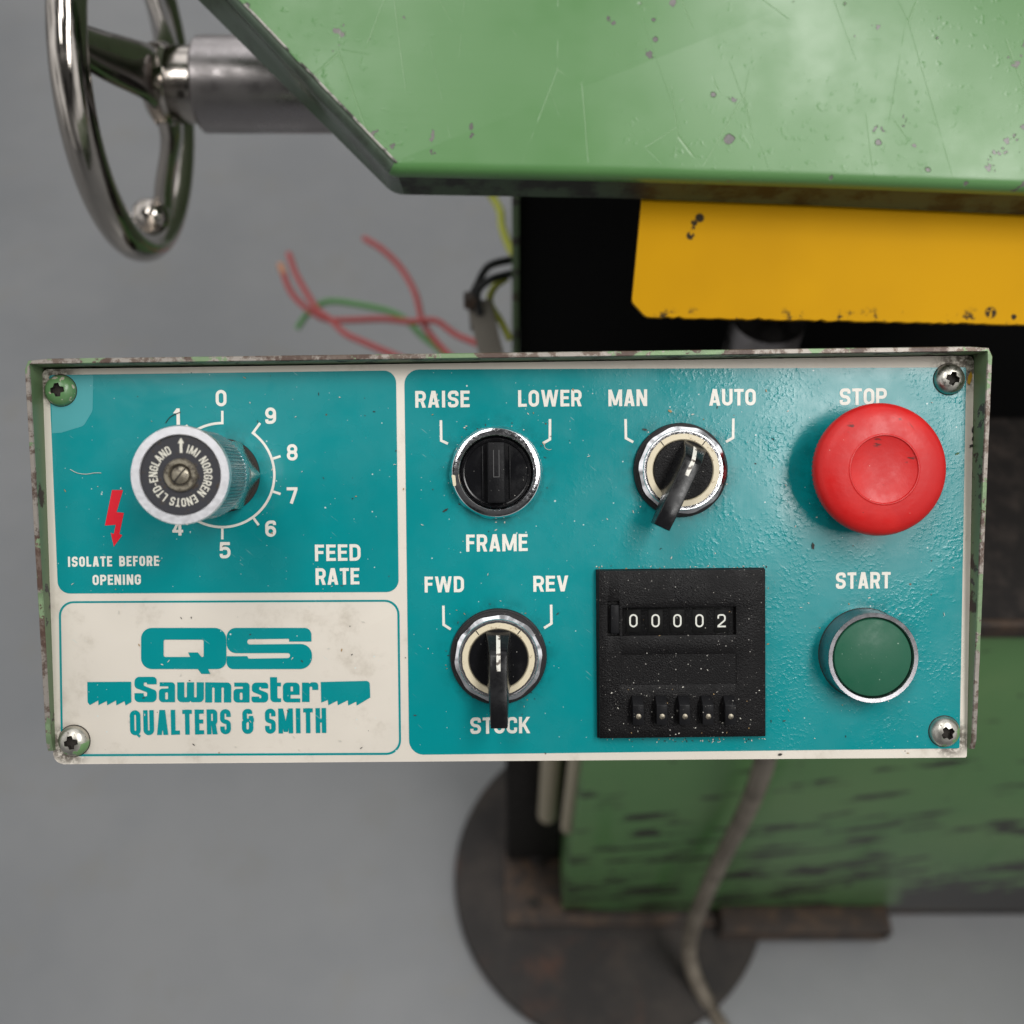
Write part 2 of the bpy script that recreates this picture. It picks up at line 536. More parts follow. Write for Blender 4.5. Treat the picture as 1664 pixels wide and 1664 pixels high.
# machine base paint with oil-dark rub marks
g = G('base_green_paint', (0.07, 0.16, 0.065), 0.5)
v = g.mapped((13, 30, 52), (0, 0.30, 0))
nn = g.noise(1.0, 4, v, rough=0.6)
low = g.rmp(g.axis(2), 0.62, 0.05, 0.0, 0.10)
m1 = g.rmp(g.math('ADD', nn, low), 0.625, 0.68)
skx = g.rmp(g.math('ADD', g.axis(0), g.mul(g.noise(20, 4), 0.08)), -0.060, -0.045)
skz = g.rmp(g.math('ADD', g.axis(2), g.mul(g.noise(22, 5, rough=0.7), 0.16)), 0.195, 0.178)
m1 = g.math('MAXIMUM', m1, g.mul(skx, skz))
nn2 = g.noise(70, 4, rough=0.6)
m2 = g.rmp(g.math('ADD', nn2, low), 0.72, 0.76)
c = g.mix(g.rmp(g.noise(7, 3), 0.3, 0.7), (0.105, 0.230, 0.082), (0.132, 0.250, 0.095))
c = g.mix(g.mul(g.rmp(g.noise(1.0, 3, g.mapped((30, 30, 3))), 0.56, 0.72), 0.5), c, (0.055, 0.19, 0.035))
c = g.mix(g.math('MAXIMUM', m1, m2), c, (0.026, 0.023, 0.020))
ol = g.rmp(g.math('ADD', g.axis(2), g.mul(g.noise(16, 4), 0.10)), 0.10, 0.045)
c = g.mix(g.mul(ol, 0.75), c, (0.075, 0.055, 0.02))
g.set('Base Color', c)
BASE_G = g.m
g = G('bare_dark_steel', (0.035, 0.031, 0.030), 0.55, 0, 0.25)
c = g.mix(g.rmp(g.noise(18, 5, rough=0.7), 0.4, 0.7), (0.024, 0.021, 0.020), (0.045, 0.037, 0.032))
c = g.mix(g.rmp(g.noise(7, 5, g.mapped(loc=(3, 3, 3)), rough=0.65), 0.54, 0.70), c, (0.075, 0.036, 0.024))
g.set('Base Color', c)
DARK_STEEL = g.m
g = G('rusty_steel', (0.10, 0.055, 0.035), 0.7)
c = g.mix(g.rmp(g.noise(60, 5, rough=0.7), 0.4, 0.65), (0.026, 0.018, 0.014), (0.065, 0.038, 0.022))
g.set('Base Color', c)
RUST = g.m
g = G('black_interior', (0.006, 0.006, 0.006), 0.6)
BLACK_IN = g.m
DARK_IN = plastic('inner_shade_dark', (0.012, 0.010, 0.009), 0.9, dust=0)  # near black: shade behind the foot plate put into the colour
g.set('Roughness', 0.9)
g.set('Specular IOR Level', 0.1)
g = G('oily_tray', (0.028, 0.025, 0.024), 0.6, 0, 0.2)
c = g.mix(g.rmp(g.noise(70, 5, rough=0.7), 0.45, 0.75), (0.011, 0.009, 0.008), (0.040, 0.031, 0.026))
g.set('Base Color', c)
TRAY = g.m
g = G('floor_paint', (0.22, 0.222, 0.225), 0.36, 0, 0.9)
c = g.mix(g.rmp(g.noise(3.2, 4, rough=0.6), 0.3, 0.7), (0.150, 0.157, 0.166), (0.190, 0.194, 0.199))
c = g.mix(g.mul(g.rmp(g.noise(9, 5, rough=0.65), 0.52, 0.72), 0.5), c, (0.17, 0.165, 0.15))
c = g.mix(g.mul(g.specks(22, 0.10, 0.12), 0.5), c, (0.09, 0.085, 0.08))
g.set('Base Color', c)
g.bump(g.noise(30, 4), 0.1, 0.002)
FLOOR = g.m
CREAM_POST = plastic('cream_conduit_plastic', (0.42, 0.37, 0.27), 0.5, dust=0)
g = G('conduit_steel', (0.26, 0.23, 0.19), 0.5, 0.35)
g.set('Base Color', g.mix(g.rmp(g.noise(50, 4), 0.35, 0.7), (0.16, 0.135, 0.105), (0.25, 0.215, 0.17)))
CONDUIT = g.m
WIRE_RED = plastic('red_wire_sheath', (0.46, 0.10, 0.10), 0.6, dust=0)
WIRE_GREEN = plastic('green_wire_sheath', (0.13, 0.33, 0.11), 0.5, dust=0)
WIRE_YELLOW = plastic('yellow_green_sheath', (0.38, 0.40, 0.06), 0.4, dust=0)
WIRE_BLACK = plastic('black_wire_sheath', (0.02, 0.02, 0.02), 0.4, dust=0)
COPPER = metal('bare_copper', (0.55, 0.28, 0.17), 0.45)
TAGM = plastic('grey_tag_plastic', (0.22, 0.20, 0.17), 0.5, dust=0)


# ------------------------------------------------------------------ object helpers
def prop(o, label=None, cat=None, group=None, kind=None):
    if label:
        o['label'] = label
    if cat:
        o['category'] = cat
    if group:
        o['group'] = group
    if kind:
        o['kind'] = kind
    return o


def empty(name, loc=(0, 0, 0), parent=None, rotz=0.0):
    o = bpy.data.objects.new(name, None)
    o.empty_display_size = 0.02
    C.objects.link(o)
    o.location = loc
    o.rotation_euler = (0, 0, rotz)
    if parent:
        o.parent = parent
    return o


def mk(name, me, mats, parent=None, loc=(0, 0, 0), smooth=35, rotz=0.0):
    if not isinstance(mats, (list, tuple)):
        mats = [mats]
    for m in mats:
        me.materials.append(m)
    if smooth:
        for p in me.polygons:
            p.use_smooth = True
        me.set_sharp_from_angle(angle=math.radians(smooth))
    o = bpy.data.objects.new(name, me)
    C.objects.link(o)
    o.location = loc
    o.rotation_euler = (0, 0, rotz)
    if parent:
        o.parent = parent
    return o


def from_bm(name, bm):
    bmesh.ops.recalc_face_normals(bm, faces=bm.faces)
    me = bpy.data.meshes.new(name)
    bm.to_mesh(me)
    bm.free()
    return me


def lathe(bm, prof, seg=96, c=(0, 0), M=None, closed=False):
    """revolve (r,z) profile round Z"""
    rings = []
    for r, z in prof:
        if r < 1e-7:
            v = bm.verts.new((c[0], c[1], z))
            rings.append([v])
        else:
            rings.append([bm.verts.new((c[0] + r * math.cos(2 * PI * i / seg), c[1] + r * math.sin(2 * PI * i / seg), z)) for i in range(seg)])
    allv = [v for r in rings for v in r]
    pairs = list(zip(rings[:-1], rings[1:]))
    if closed:
        pairs.append((rings[-1], rings[0]))
    for a, b in pairs:
        if len(a) == 1 and len(b) == 1:
            continue
        for i in range(seg):
            j = (i + 1) % seg
            if len(a) == 1:
                bm.faces.new((a[0], b[i], b[j]))
            elif len(b) == 1:
                bm.faces.new((a[i], b[0], a[j]))
            else:
                bm.faces.new((a[i], b[i], b[j], a[j]))
    if M is not None:
        for v in allv:
            v.co = M @ v.co
    return allv


def lathe_obj(name, prof, mat, parent, loc=(0, 0, 0), seg=96, closed=False, smooth=35):
    bm = bmesh.new()
    lathe(bm, prof, seg, closed=closed)
    return mk(name, from_bm(name, bm), mat, parent, loc, smooth)


def fillet(prof, rad, n=5):
    """round the inner points of an open (x,y) path; rad scalar or list"""
    out = [Vector(prof[0])]
    for i in range(1, len(prof) - 1):
        r = rad[i] if isinstance(rad, (list, tuple)) else rad
        out += corner(prof[i - 1], prof[i], prof[i + 1], r, n)
    out.append(Vector(prof[-1]))
    return out


def corner(a, b, c, r, n=6):
    a, b, c = Vector(a), Vector(b), Vector(c)
    u, v = (a - b), (c - b)
    lu, lv = u.length, v.length
    if r <= 0 or lu < 1e-9 or lv < 1e-9:
        return [b]
    u /= lu
    v /= lv
    ang = u.angle(v)
    if ang > PI - 0.01 or ang < 0.01:
        return [b]
    t = min(r / math.tan(ang / 2), lu * 0.499, lv * 0.499)
    r = t * math.tan(ang / 2)
    bis = (u + v).normalized()
    cc = b + bis * (r / math.sin(ang / 2))
    p0, p1 = b + u * t, b + v * t
    a0 = math.atan2(*(p0 - cc).yx)
    a1 = math.atan2(*(p1 - cc).yx)
    d = (a1 - a0 + PI) % (2 * PI) - PI
    return [cc + r * Vector((math.cos(a0 + d * k / n), math.sin(a0 + d * k / n))) for k in range(n + 1)]


def rloop(pts, n=8):
    """closed loop of (x,y[,r]) with rounded corners"""
    out = []
    m = len(pts)
    for i in range(m):
        a, b, c = pts[i - 1], pts[i], pts[(i + 1) % m]
        out += corner(a[:2], b[:2], c[:2], b[2] if len(b) > 2 else 0, n)
    return out


def prism(bm, loop, z0, z1, bev=0.0, seg=2, mi=0):
    lo = [bm.verts.new((p[0], p[1], z0)) for p in loop]
    hi = [bm.verts.new((p[0], p[1], z1)) for p in loop]
    n = len(loop)
    fs = [bm.faces.new(hi), bm.faces.new(lo[::-1])]
    for i in range(n):
        j = (i + 1) % n
        fs.append(bm.faces.new((lo[i], lo[j], hi[j], hi[i])))
    if bev > 0:
        es = [e for e in fs[0].edges]
        bmesh.ops.bevel(bm, geom=es, offset=bev, segments=seg, profile=0.5, affect='EDGES', clamp_overlap=True)
    return fs


def prism_obj(name, loop, z0, z1, mat, parent=None, bev=0.0, seg=2, loc=(0, 0, 0), smooth=35, rotz=0.0):
    bm = bmesh.new()
    prism(bm, loop, z0, z1, bev, seg)
    return mk(name, from_bm(name, bm), mat, parent, loc, smooth, rotz)


def box(bm, x0, x1, y0, y1, z0, z1, bev=0.0, seg=2):
    r = bmesh.ops.create_cube(bm, size=1)
    for v in r['verts']:
        v.co = Vector((x0 + (v.co.x + .5) * (x1 - x0), y0 + (v.co.y + .5) * (y1 - y0), z0 + (v.co.z + .5) * (z1 - z0)))
    if bev > 0:
        es = list({e for v in r['verts'] for e in v.link_edges})
        bmesh.ops.bevel(bm, geom=es, offset=bev, segments=seg, profile=0.5, affect='EDGES', clamp_overlap=True)


def box_obj(name, b, mat, parent=None, bev=0.0, off=(0, 0, 0), seg=2):
    bm = bmesh.new()
    box(bm, b[0] - off[0], b[1] - off[0], b[2] - off[1], b[3] - off[1], b[4] - off[2], b[5] - off[2], bev, seg)
    return mk(name, from_bm(name, bm), mat, parent)


def fill2d(name, loops, z, mat, parent, loc=(0, 0, 0)):
    """flat sheet from closed loops with holes (even-odd), as a mesh"""
    cu = bpy.data.curves.new(name, 'CURVE')
    cu.dimensions = '2D'
    cu.fill_mode = 'BOTH'
    for lp in loops:
        s = cu.splines.new('POLY')
        s.points.add(len(lp) - 1)
        for k, p in enumerate(lp):
            s.points[k].co = (p[0], p[1], 0, 1)
        s.use_cyclic_u = True
    t = bpy.data.objects.new('tmp', cu)
    C.objects.link(t)
    dg = bpy.context.evaluated_depsgraph_get()
    me = bpy.data.meshes.new_from_object(t.evaluated_get(dg))
    bpy.data.objects.remove(t)
    bpy.data.curves.remove(cu)
    for v in me.vertices:
        v.co.z = z
    bm = bmesh.new()
    bm.from_mesh(me)
    bm.normal_update()
    for f in bm.faces:
        if f.normal.z < 0:
            f.normal_flip()
    bm.to_mesh(me)
    bm.free()
    me.materials.clear()
    return mk(name, me, mat, parent, loc, 0)


def tube(bm, pts, r, seg=12, closed=False, cap=True, radf=None):
    pts = [Vector(p) for p in pts]
    n = len(pts)
    rings = []
    t0 = (pts[1] - pts[0]).normalized()
    nrm = t0.orthogonal().normalized()
    for i in range(n):
        if closed:
            t = (pts[(i + 1) % n] - pts[i - 1]).normalized()
        else:
            t = (pts[min(i + 1, n - 1)] - pts[max(i - 1, 0)]).normalized()
        nrm = (nrm - t * nrm.dot(t)).normalized()
        b = t.cross(nrm)
        rr_ = radf(i / (n - 1)) if radf else r
        rings.append([bm.verts.new(pts[i] + (nrm * math.cos(2 * PI * k / seg) + b * math.sin(2 * PI * k / seg)) * rr_) for k in range(seg)])
    pr = list(zip(rings[:-1], rings[1:]))
    if closed:
        pr.append((rings[-1], rings[0]))
    for a, b in pr:
        for k in range(seg):
            j = (k + 1) % seg
            bm.faces.new((a[k], a[j], b[j], b[k]))
    if cap and not closed:
        bm.faces.new(rings[0][::-1])
        bm.faces.new(rings[-1])


def spline(pts, n=12):
    """Catmull-Rom through points"""
    pts = [Vector(p) for p in pts]
    q = [pts[0] * 2 - pts[1]] + pts + [pts[-1] * 2 - pts[-2]]
    out = []
    for i in range(1, len(q) - 2):
        for k in range(n):
            t = k / n
            a, b, c, d = q[i - 1], q[i], q[i + 1], q[i + 2]
            out.append(0.5 * ((2 * b) + (c - a) * t + (2 * a - 5 * b + 4 * c - d) * t * t + (3 * b - a - 3 * c + d) * t ** 3))
    out.append(pts[-1])
    return out


# ------------------------------------------------------------------ lettering (own condensed sans, drawn as strokes)
def glyph(ch, w, h, t):
    """list of strokes in a w x h box; stroke = ('p', pts, closed) path of width t or ('q', 4 corners)"""
    x0, x1, y0, y1, m = t / 2, w - t / 2, t / 2, h - t / 2, h / 2
    r = min((x1 - x0) / 2, h * 0.33)
    xm = w / 2
    S = []

    def path(pts, closed=False):
        if closed:
            S.append(('p', [Vector(p) for p in rloop(pts, 6)], True))
        else:
            rad = [p[2] if len(p) > 2 else 0 for p in pts]
            S.append(('p', fillet([p[:2] for p in pts], rad, 6), False))

    def stem(x):
        S.append(('q', [(x - t / 2, 0), (x + t / 2, 0), (x + t / 2, h), (x - t / 2, h)]))

    def bar(xa, xb, y, tt=None):
        tt = (tt or t * 0.92) / 2
        S.append(('q', [(xa, y - tt), (xb, y - tt), (xb, y + tt), (xa, y + tt)]))

    def diag(xa, ya, xb, yb, tt=None):
        tt = (tt or t * 1.08) / 2
        S.append(('q', [(xa - tt, ya), (xa + tt, ya), (xb + tt, yb), (xb - tt, yb)]))

    if ch in 'O0':
        path([(x0, y0, r), (x1, y0, r), (x1, y1, r), (x0, y1, r)], True)
    elif ch == 'Q':
        path([(x0, y0, r), (x1, y0, r), (x1, y1, r), (x0, y1, r)], True)
        S.append(('q', [(w * .46, h * .06), (w * .86, -h * .10), (w * 1.0, -h * .02), (w * .62, h * .14)]))
    elif ch == 'C':
        path([(x1, h * .64), (x1, y1, r), (x0, y1, r), (x0, y0, r), (x1, y0, r), (x1, h * .36)])
    elif ch == 'G':
        path([(x1, h * .67), (x1, y1, r), (x0, y1, r), (x0, y0, r), (x1, y0, r), (x1, h * .49), (w * .52, h * .49)])
    elif ch == 'D':
        path([(x0, y0), (x1, y0, r), (x1, y1, r), (x0, y1)], True)
    elif ch in 'PR':
        stem(x0)
        q = min((y1 - h * .47) / 2, r)
        bar(t, w - q - t / 2, y1, t)
        path([(t * .9, y1), (x1, y1, q), (x1, h * .45, q), (t * .9, h * .45)])
        if ch == 'R':
            S.append(('q', [(w - t * 1.12, 0), (w, 0), (w * .52 + t * 0.75, h * .45), (w * .52 - t * .25, h * .45)]))
    elif ch == 'B':
        stem(x0)
        path([(t * .9, y1), (x1 - t * .1, y1, r * .8), (x1 - t * .1, m, r * .8), (t * .9, m)])
        path([(t * .9, m), (x1, m, r * .8), (x1, y0, r * .8), (t * .9, y0)])
    elif ch == 'S':
        d = h * .035
        path([(x1, h * .69), (x1, y1, r), (x0, y1, r), (x0, m + d, r * .9), (x1, m - d, r * .9), (x1, y0, r), (x0, y0, r), (x0, h * .31)])
    elif ch == '2':
        path([(x0, h * .66), (x0, y1, r), (x1, y1, r), (x1, h * .54, r * .8), (x0 + t * .1, y0 + t * .5), (x0 + t * .1, y0)])
        bar(0, w, y0, t)
    elif ch == '3':
        path([(x0, h * .70), (x0, y1, r), (x1, y1, r), (x1, m, r * .7), (w * .42, m)])
        path([(w * .42, m), (x1, m, r * .7), (x1, y0, r), (x0, y0, r), (x0, h * .30)])
    elif ch == '4':
        xs = w * .70
        S.append(('q', [(xs - t / 2, 0), (xs + t / 2, 0), (xs + t / 2, h), (xs - t / 2, h)]))
        bar(0, w, h * .27)
        diag(t * .5, h * .27, xs - t * .1, h, t * .95)
    elif ch == '5':
        path([(w * .95, y1), (x0 + t * .15, y1), (x0, h * .47)])
        path([(x0, h * .53), (x0 + t * .3, h * .62, r * .4), (x1, h * .62, r), (x1, y0, r), (x0, y0, r), (x0, h * .28)])
    elif ch in '69':
        def f(p):
            return (w - p[0], h - p[1], *p[2:]) if ch == '9' else p
        path([f(p) for p in [(x0, y0, r), (x1, y0, r), (x1, h * .58, r), (x0, h * .58, r)]], True)
        path([f(p) for p in [(x0, h * .30), (x0, y1, r), (x1, y1, r), (x1, h * .72)]])
    elif ch == '7':
        bar(0, w, y1, t)
        path([(x1, y1 - t * .2), (x1 - w * .12, h * .62, r), (w * .40, 0)])
    elif ch == '8':
        path([(x0 + t * .1, m, r * .8), (x1 - t * .1, m, r * .8), (x1 - t * .1, y1, r), (x0 + t * .1, y1, r)], True)
        path([(x0, y0, r), (x1, y0, r), (x1, m + t * .1, r * .9), (x0, m + t * .1, r * .9)], True)
    elif ch == '1':
        S.append(('q', [(w - t * 1.1, 0), (w, 0), (w, h), (w - t * 1.1, h)]))
        S.append(('q', [(0, h * .70), (w * .6, h * .70), (w - t * .5, h), (w - t, h)]))
    elif ch == 'I':
        stem(xm)
    elif ch == 'L':
        stem(x0)
        bar(t * .9, w, y0)
    elif ch in 'EF':
        stem(x0)
        bar(t * .9, w, y1)
        bar(t * .9, w * .92, h * .52)
        if ch == 'E':
            bar(t * .9, w, y0)
    elif ch == 'T':
        stem(xm)
        bar(0, w, y1)
    elif ch == 'H':
        stem(x0)
        stem(x1)
        bar(t * .9, w - t * .9, m)
    elif ch == 'U':
        path([(x0, h), (x0, y0, r), (x1, y0, r), (x1, h)])
    elif ch == 'N':
        stem(x0)
        stem(x1)
        diag(x0 + t * .1, h, x1 - t * .1, 0, t * 1.1)
    elif ch == 'M':
        stem(x0)
        stem(x1)
        diag(x0 + t * .1, h, xm, h * .06, t * .95)
        diag(x1 - t * .1, h, xm, h * .06, t * .95)
    elif ch == 'A':
        diag(t * .55, 0, xm - t * .10, h)
        diag(w - t * .55, 0, xm + t * .10, h)
        bar(w * .28, w * .72, h * .25, t * .8)
    elif ch == 'V':
        diag(t * .55, h, xm - t * .10, 0)
        diag(w - t * .55, h, xm + t * .10, 0)
    elif ch == 'W':
        a = w * .27
        diag(t * .55, h, a, 0, t)
        diag(xm - t * .05, h, a + t * .1, 0, t * .95)
        diag(xm + t * .05, h, w - a - t * .1, 0, t * .95)
        diag(w - t * .55, h, w - a, 0, t)
    elif ch == 'K':
        stem(x0)
        diag(t * .9, h * .40, w - t * .6, h, t * 1.1)
        diag(w * .42, h * .56, w - t * .55, 0, t * 1.1)
    elif ch == '-':
        bar(0, w, h * .42, t * .8)
    elif ch == '&':
        k = w * .76
        path([(k - t * .2, h * .80), (k - t * .2, y1, r), (x0 + t * .15, y1, r), (x0 + t * .15, h * .62), (w * .34, h * .54), (x0, h * .46), (x0, y0, r), (k, y0, r), (k, h * .72)])
        bar(k + t * .5, w, h * .56)
        bar(w * .40, k - t * .5, h * .54, t * .8)
    return S


GW = dict(I=.26, M=.80, W=.98, N=.62, A=.62, V=.62, L=.48, E=.50, F=.48, T=.52, K=.62, J=.45)
GW.update({'1': .34, '&': .66, '-': .30, ' ': .36})


def strokes_to_bm(bm, S, t, fx, z):
    """fx maps glyph xy to panel xy; each stroke sits 3 microns over the one before"""
    for k, s in enumerate(S):
        zz = z + 0.000003 * k
        if s[0] == 'q':
            f = bm.faces.new([bm.verts.new((*fx(*p), zz)) for p in s[1]])
        else:
            pts, cl = s[1], s[2]
            q = [pts[0]]
            for p in pts[1:]:
                if (p - q[-1]).length > t * 0.02:
                    q.append(p)
            if cl and (q[0] - q[-1]).length < t * 0.02:
                q.pop()
            n = len(q)
            rows = []
            for i in range(n):
                if cl:
                    a, b = q[i - 1], q[(i + 1) % n]
                    d0, d1 = (q[i] - a).normalized(), (b - q[i]).normalized()
                else:
                    d0 = (q[i] - q[max(i - 1, 0)])
                    d1 = (q[min(i + 1, n - 1)] - q[i])
                    d0 = d0.normalized() if d0.length > 0 else d1.normalized()
                    d1 = d1.normalized() if d1.length > 0 else d0
                dd = (d0 + d1).normalized()
                nn_ = Vector((-dd.y, dd.x))
                kf = 1 / max(0.5, abs(dd.dot(d0)))
                rows.append((bm.verts.new((*fx(*(q[i] + nn_ * t / 2 * kf)), zz)), bm.verts.new((*fx(*(q[i] - nn_ * t / 2 * kf)), zz))))
            pr = list(zip(rows[:-1], rows[1:]))
            if cl:
                pr.append((rows[-1], rows[0]))
            for a, b in pr:
                bm.faces.new((a[0], a[1], b[1], b[0]))
    bm.normal_update()
    for f in bm.faces:
        if f.normal.z < 0:
            f.normal_flip()


Z_FIELD, Z_INK = 0.00010, 0.00018


def text(s, cx, cy, width, cap, t, mat, parent, gap=None, z=Z_INK, h=0.0, name='lettering', o=(0, 0), gw=None, space=None):
    """lettering whose ink box is width x cap photo pixels, centred on photo pixel (cx,cy)"""
    k = SC / mag(h)
    gap = cap * .10 if gap is None else gap
    gwm = dict(GW)
    if space:
        gwm[' '] = space
    tot = sum(gwm.get(c, .58) for c in s)
    u = (width - gap * (len(s) - 1)) / tot
    c0 = P(cx, cy, h)
    bm = bmesh.new()
    x = -width / 2
    for ch in s:
        wd = gwm.get(ch, .58) * u
        if ch != ' ':
            tt = min(t, wd) if ch == 'I' else t
            xx = x
            strokes_to_bm(bm, glyph(ch, wd, cap, tt), tt, lambda a, b: (c0[0] - o[0] + (xx + a) * k, c0[1] - o[1] + (b - cap / 2) * k), z)
        x += wd + gap
    me = bpy.data.meshes.new(name)
    bm.to_mesh(me)
    bm.free()
    return mk(name, me, mat, parent, smooth=0)


def polyline_ink(pts, wpx, mat, parent, name='tick_mark', z=Z_INK):
    bm = bmesh.new()
    pp = [Vector(P(*p)) for p in pts]
    strokes_to_bm(bm, [('p', pp, False)], wpx * SC, lambda a, b: (a, b), z)
    me = bpy.data.meshes.new(name)
    bm.to_mesh(me)
    bm.free()
    return mk(name, me, mat, parent, smooth=0)


def art(loops, x0, y0, s):
    """crop coordinates -> panel loops; loops of (x,y[,r])"""
    out = []
    for lp in loops:
        q = []
        for p in lp:
            a = P(x0 + p[0] * s, y0 + p[1] * s)
            q.append((a[0], a[1], (p[2] * s * SC) if len(p) > 2 else 0))
        out.append(rloop(q, 7))
    return out


# ================================================================== FLOOR
bm = bmesh.new()
bmesh.ops.create_grid(bm, x_segments=2, y_segments=2, size=12)
floor = mk('floor', from_bm('floor', bm), FLOOR, None, (0, 3, 0), 0)
prop(floor, kind='structure')

# ================================================================== MACHINE BASE (behind and below the panel)
XB, YB = 0.0555, 0.322          # left edge and front of the green base
ZT = 0.68
base = prop(empty('machine_base', (0.5, 0.5, 0)), 'scuffed dark green machine base with oily rub marks and black open column', 'machine base')
bo = base.location
FZ = 0.018
box_obj('body', (XB, 1.4, YB, 1.0, FZ, ZT - 0.006), BASE_G, base, 0.004, bo)
# oily top tray with a rusty front lip
tr = box_obj('tray', (XB, 1.4, YB - 0.004, 1.0, ZT - 0.0055, ZT + 0.002), TRAY, base, 0.0015, bo)
box_obj('tray_lip', (XB, 1.4, YB - 0.010, YB - 0.0045, ZT - 0.010, ZT + 0.006), RUST, tr, 0.0015)
tr.children[0].location = -Vector(bo)
# black open column
col = box_obj('column', (0.0045, 1.4, 0.475, 0.98, ZT + 0.0025, 1.22), BLACK_IN, base, 0.002, bo)
sp = box_obj('side_sheet', (0.0, 0.004, 0.47, 0.98, 0.60, 1.22), HOUSE_G, base, 0.0006, bo)
# skirt, slotted channel, foot plate
box_obj('skirt', (0.345, 1.4, YB + 0.001, YB + 0.02, 0.0, FZ - 0.0005), DARK_STEEL, base, 0.001, bo)
a, b = on_y(1188, 1480, YB - 0.02), on_y(1472, 1480, YB - 0.02)
bm = bmesh.new()
for (zz0, zz1, yy0, yy1) in ((0.0155, 0.019, -0.030, 0.0), (0.040, 0.044, -0.030, 0.0)):
    box(bm, a.x - bo[0], b.x - bo[0], YB + yy0 - bo[1], YB + yy1 - 0.001 - bo[1], zz0, zz1, 0.0008)
box(bm, b.x - 0.004 - bo[0], b.x - bo[0], YB - 0.030 - bo[1], YB - 0.0015 - bo[1], 0.0192, 0.0398, 0.0006)
box(bm, a.x - bo[0], b.x - 0.0045 - bo[0], YB - 0.008 - bo[1], YB - 0.0012 - bo[1], 0.0192, 0.0398, 0.0006)
mk('channel', from_bm('channel', bm), RUST, base)
pl0, pl1 = on_z(822, 1505, 0.018), on_z(818, 1388, 0.018)
bm = bmesh.new()
lp = [(pl0.x, pl0.y), (XB + 0.30, pl0.y), (XB + 0.30, pl0.y + 0.012), (XB + 0.002, pl0.y + .012), (XB + .002, pl1.y), (pl1.x, pl1.y)]
prism(bm, [(x - bo[0], y - bo[1]) for x, y in lp], 0.0152, 0.0215, 0.001)
fp = mk('foot_plate', from_bm('foot_plate', bm), RUST, base)
hb = on_z(868, 1468, 0.0215)
lathe_obj('bolt', [(0, 0.004), (0.0045, 0.004), (0.0060, 0.0025), (0.0060, 0), (0.0, 0)], GRIME, fp, (hb.x - bo[0], hb.y - bo[1], 0.0216), 24)
hb = on_z(872, 1398, 0.0215)
lathe_obj('bolt', [(0, 0.009), (0.0075, 0.009), (0.0085, 0.007), (0.0085, 0), (0.0, 0)], DARK_STEEL, fp, (hb.x - bo[0], hb.y - bo[1], 0.0216), 6)
# dark block added to stand for the black shade behind the foot plate
box_obj('inner_shade_block', (-0.006, XB - 0.002, 0.378, 0.47, 0.0217, 0.42), DARK_IN, base, 0.003, bo)

# cream conduits hanging beside the base
for k, (x0p, x1p, yb, yy) in enumerate(((874, 905, 1325, 0.365), (911, 935, 1345, 0.338))):
    q0, q1 = on_y(x0p, yb, yy), on_y(x1p, yb, yy)
    xx = (q0.x + q1.x) / 2
    rad = (q1.x - q0.x) / 2
    o = lathe_obj('cable_duct', [(0, 0), (rad * .9, 0), (rad, 0.002), (rad, 0.45), (0, 0.45)], CREAM_POST, None, (xx, yy, q0.z), 24)
    prop(o, ('wider cream cable duct hanging in front of the dark shade block', 'narrow cream cable duct against the left edge of the green base')[k], 'cable duct', 'cream cable ducts beside the base')

# round steel disc on the floor
dc = on_z(990, 1422, 0.015)
ed_ = on_z(739, 1412, 0.015)
R_ = (ed_ - dc).length
o = lathe_obj('floor_disc', [(0, 0.015), (R_ - 0.002, 0.015), (R_, 0.013), (R_, 0.0005), (0, 0.0005)], DARK_STEEL, None, (dc.x, dc.y, 0), 128)
prop(o, 'large round rusty brown steel disc lying on the grey floor under the machine base', 'steel disc')

# short steel shaft under the yellow guard
q = W(1248, 520, 0.60)
o = lathe_obj('steel_shaft', [(0, 0), (0.021, 0), (0.021, q.z - ZT - .03), (0.0205, q.z - ZT - .0295), (0.0205, q.z - ZT), (0.0, q.z - ZT)], SLEEVE, None, (q.x, q.y, ZT + 0.0022), 48)
prop(o, 'short dull steel shaft standing in the dark under the yellow guard', 'shaft')

# ================================================================== GREEN COVER + YELLOW GUARD
LD = 0.40                       # depth of the cover face
lid = prop(empty('saw_frame', tuple(W(1100, 200, LD + 0.03))), 'glossy green saw frame cover with paint chips and a yellow guard below', 'machine cover')
lo_ = lid.location
TH = 0.022
def lw(px, py, d):
    return W(px, py, d)
# front outline (photo pixels) and the draft outward to the rear outline
fr = [(643, 262), (1000, 266), (1330, 276), (1664, 289), (2150, 310), (2150, -330), (70, -330)]
rng = [(633, 292), (1000, 306), (1330, 318), (1664, 333), (2160, 356), (2160, -335), (20, -330)]
bm = bmesh.new()
def ring_(pts, d):
    return [bm.verts.new(lw(x, y, d) - Vector(lo_)) for x, y in pts]
# rings: face, round-over steps, rear
def lerp(a, b, t):
    return [(p[0] + (q[0] - p[0]) * t, p[1] + (q[1] - p[1]) * t) for p, q in zip(a, b)]
# round the lower-left corner of every ring
def rc(pts, r):
    c = corner(pts[-1], pts[0], pts[1], r, 8)
    return [tuple(v) for v in c] + pts[1:]
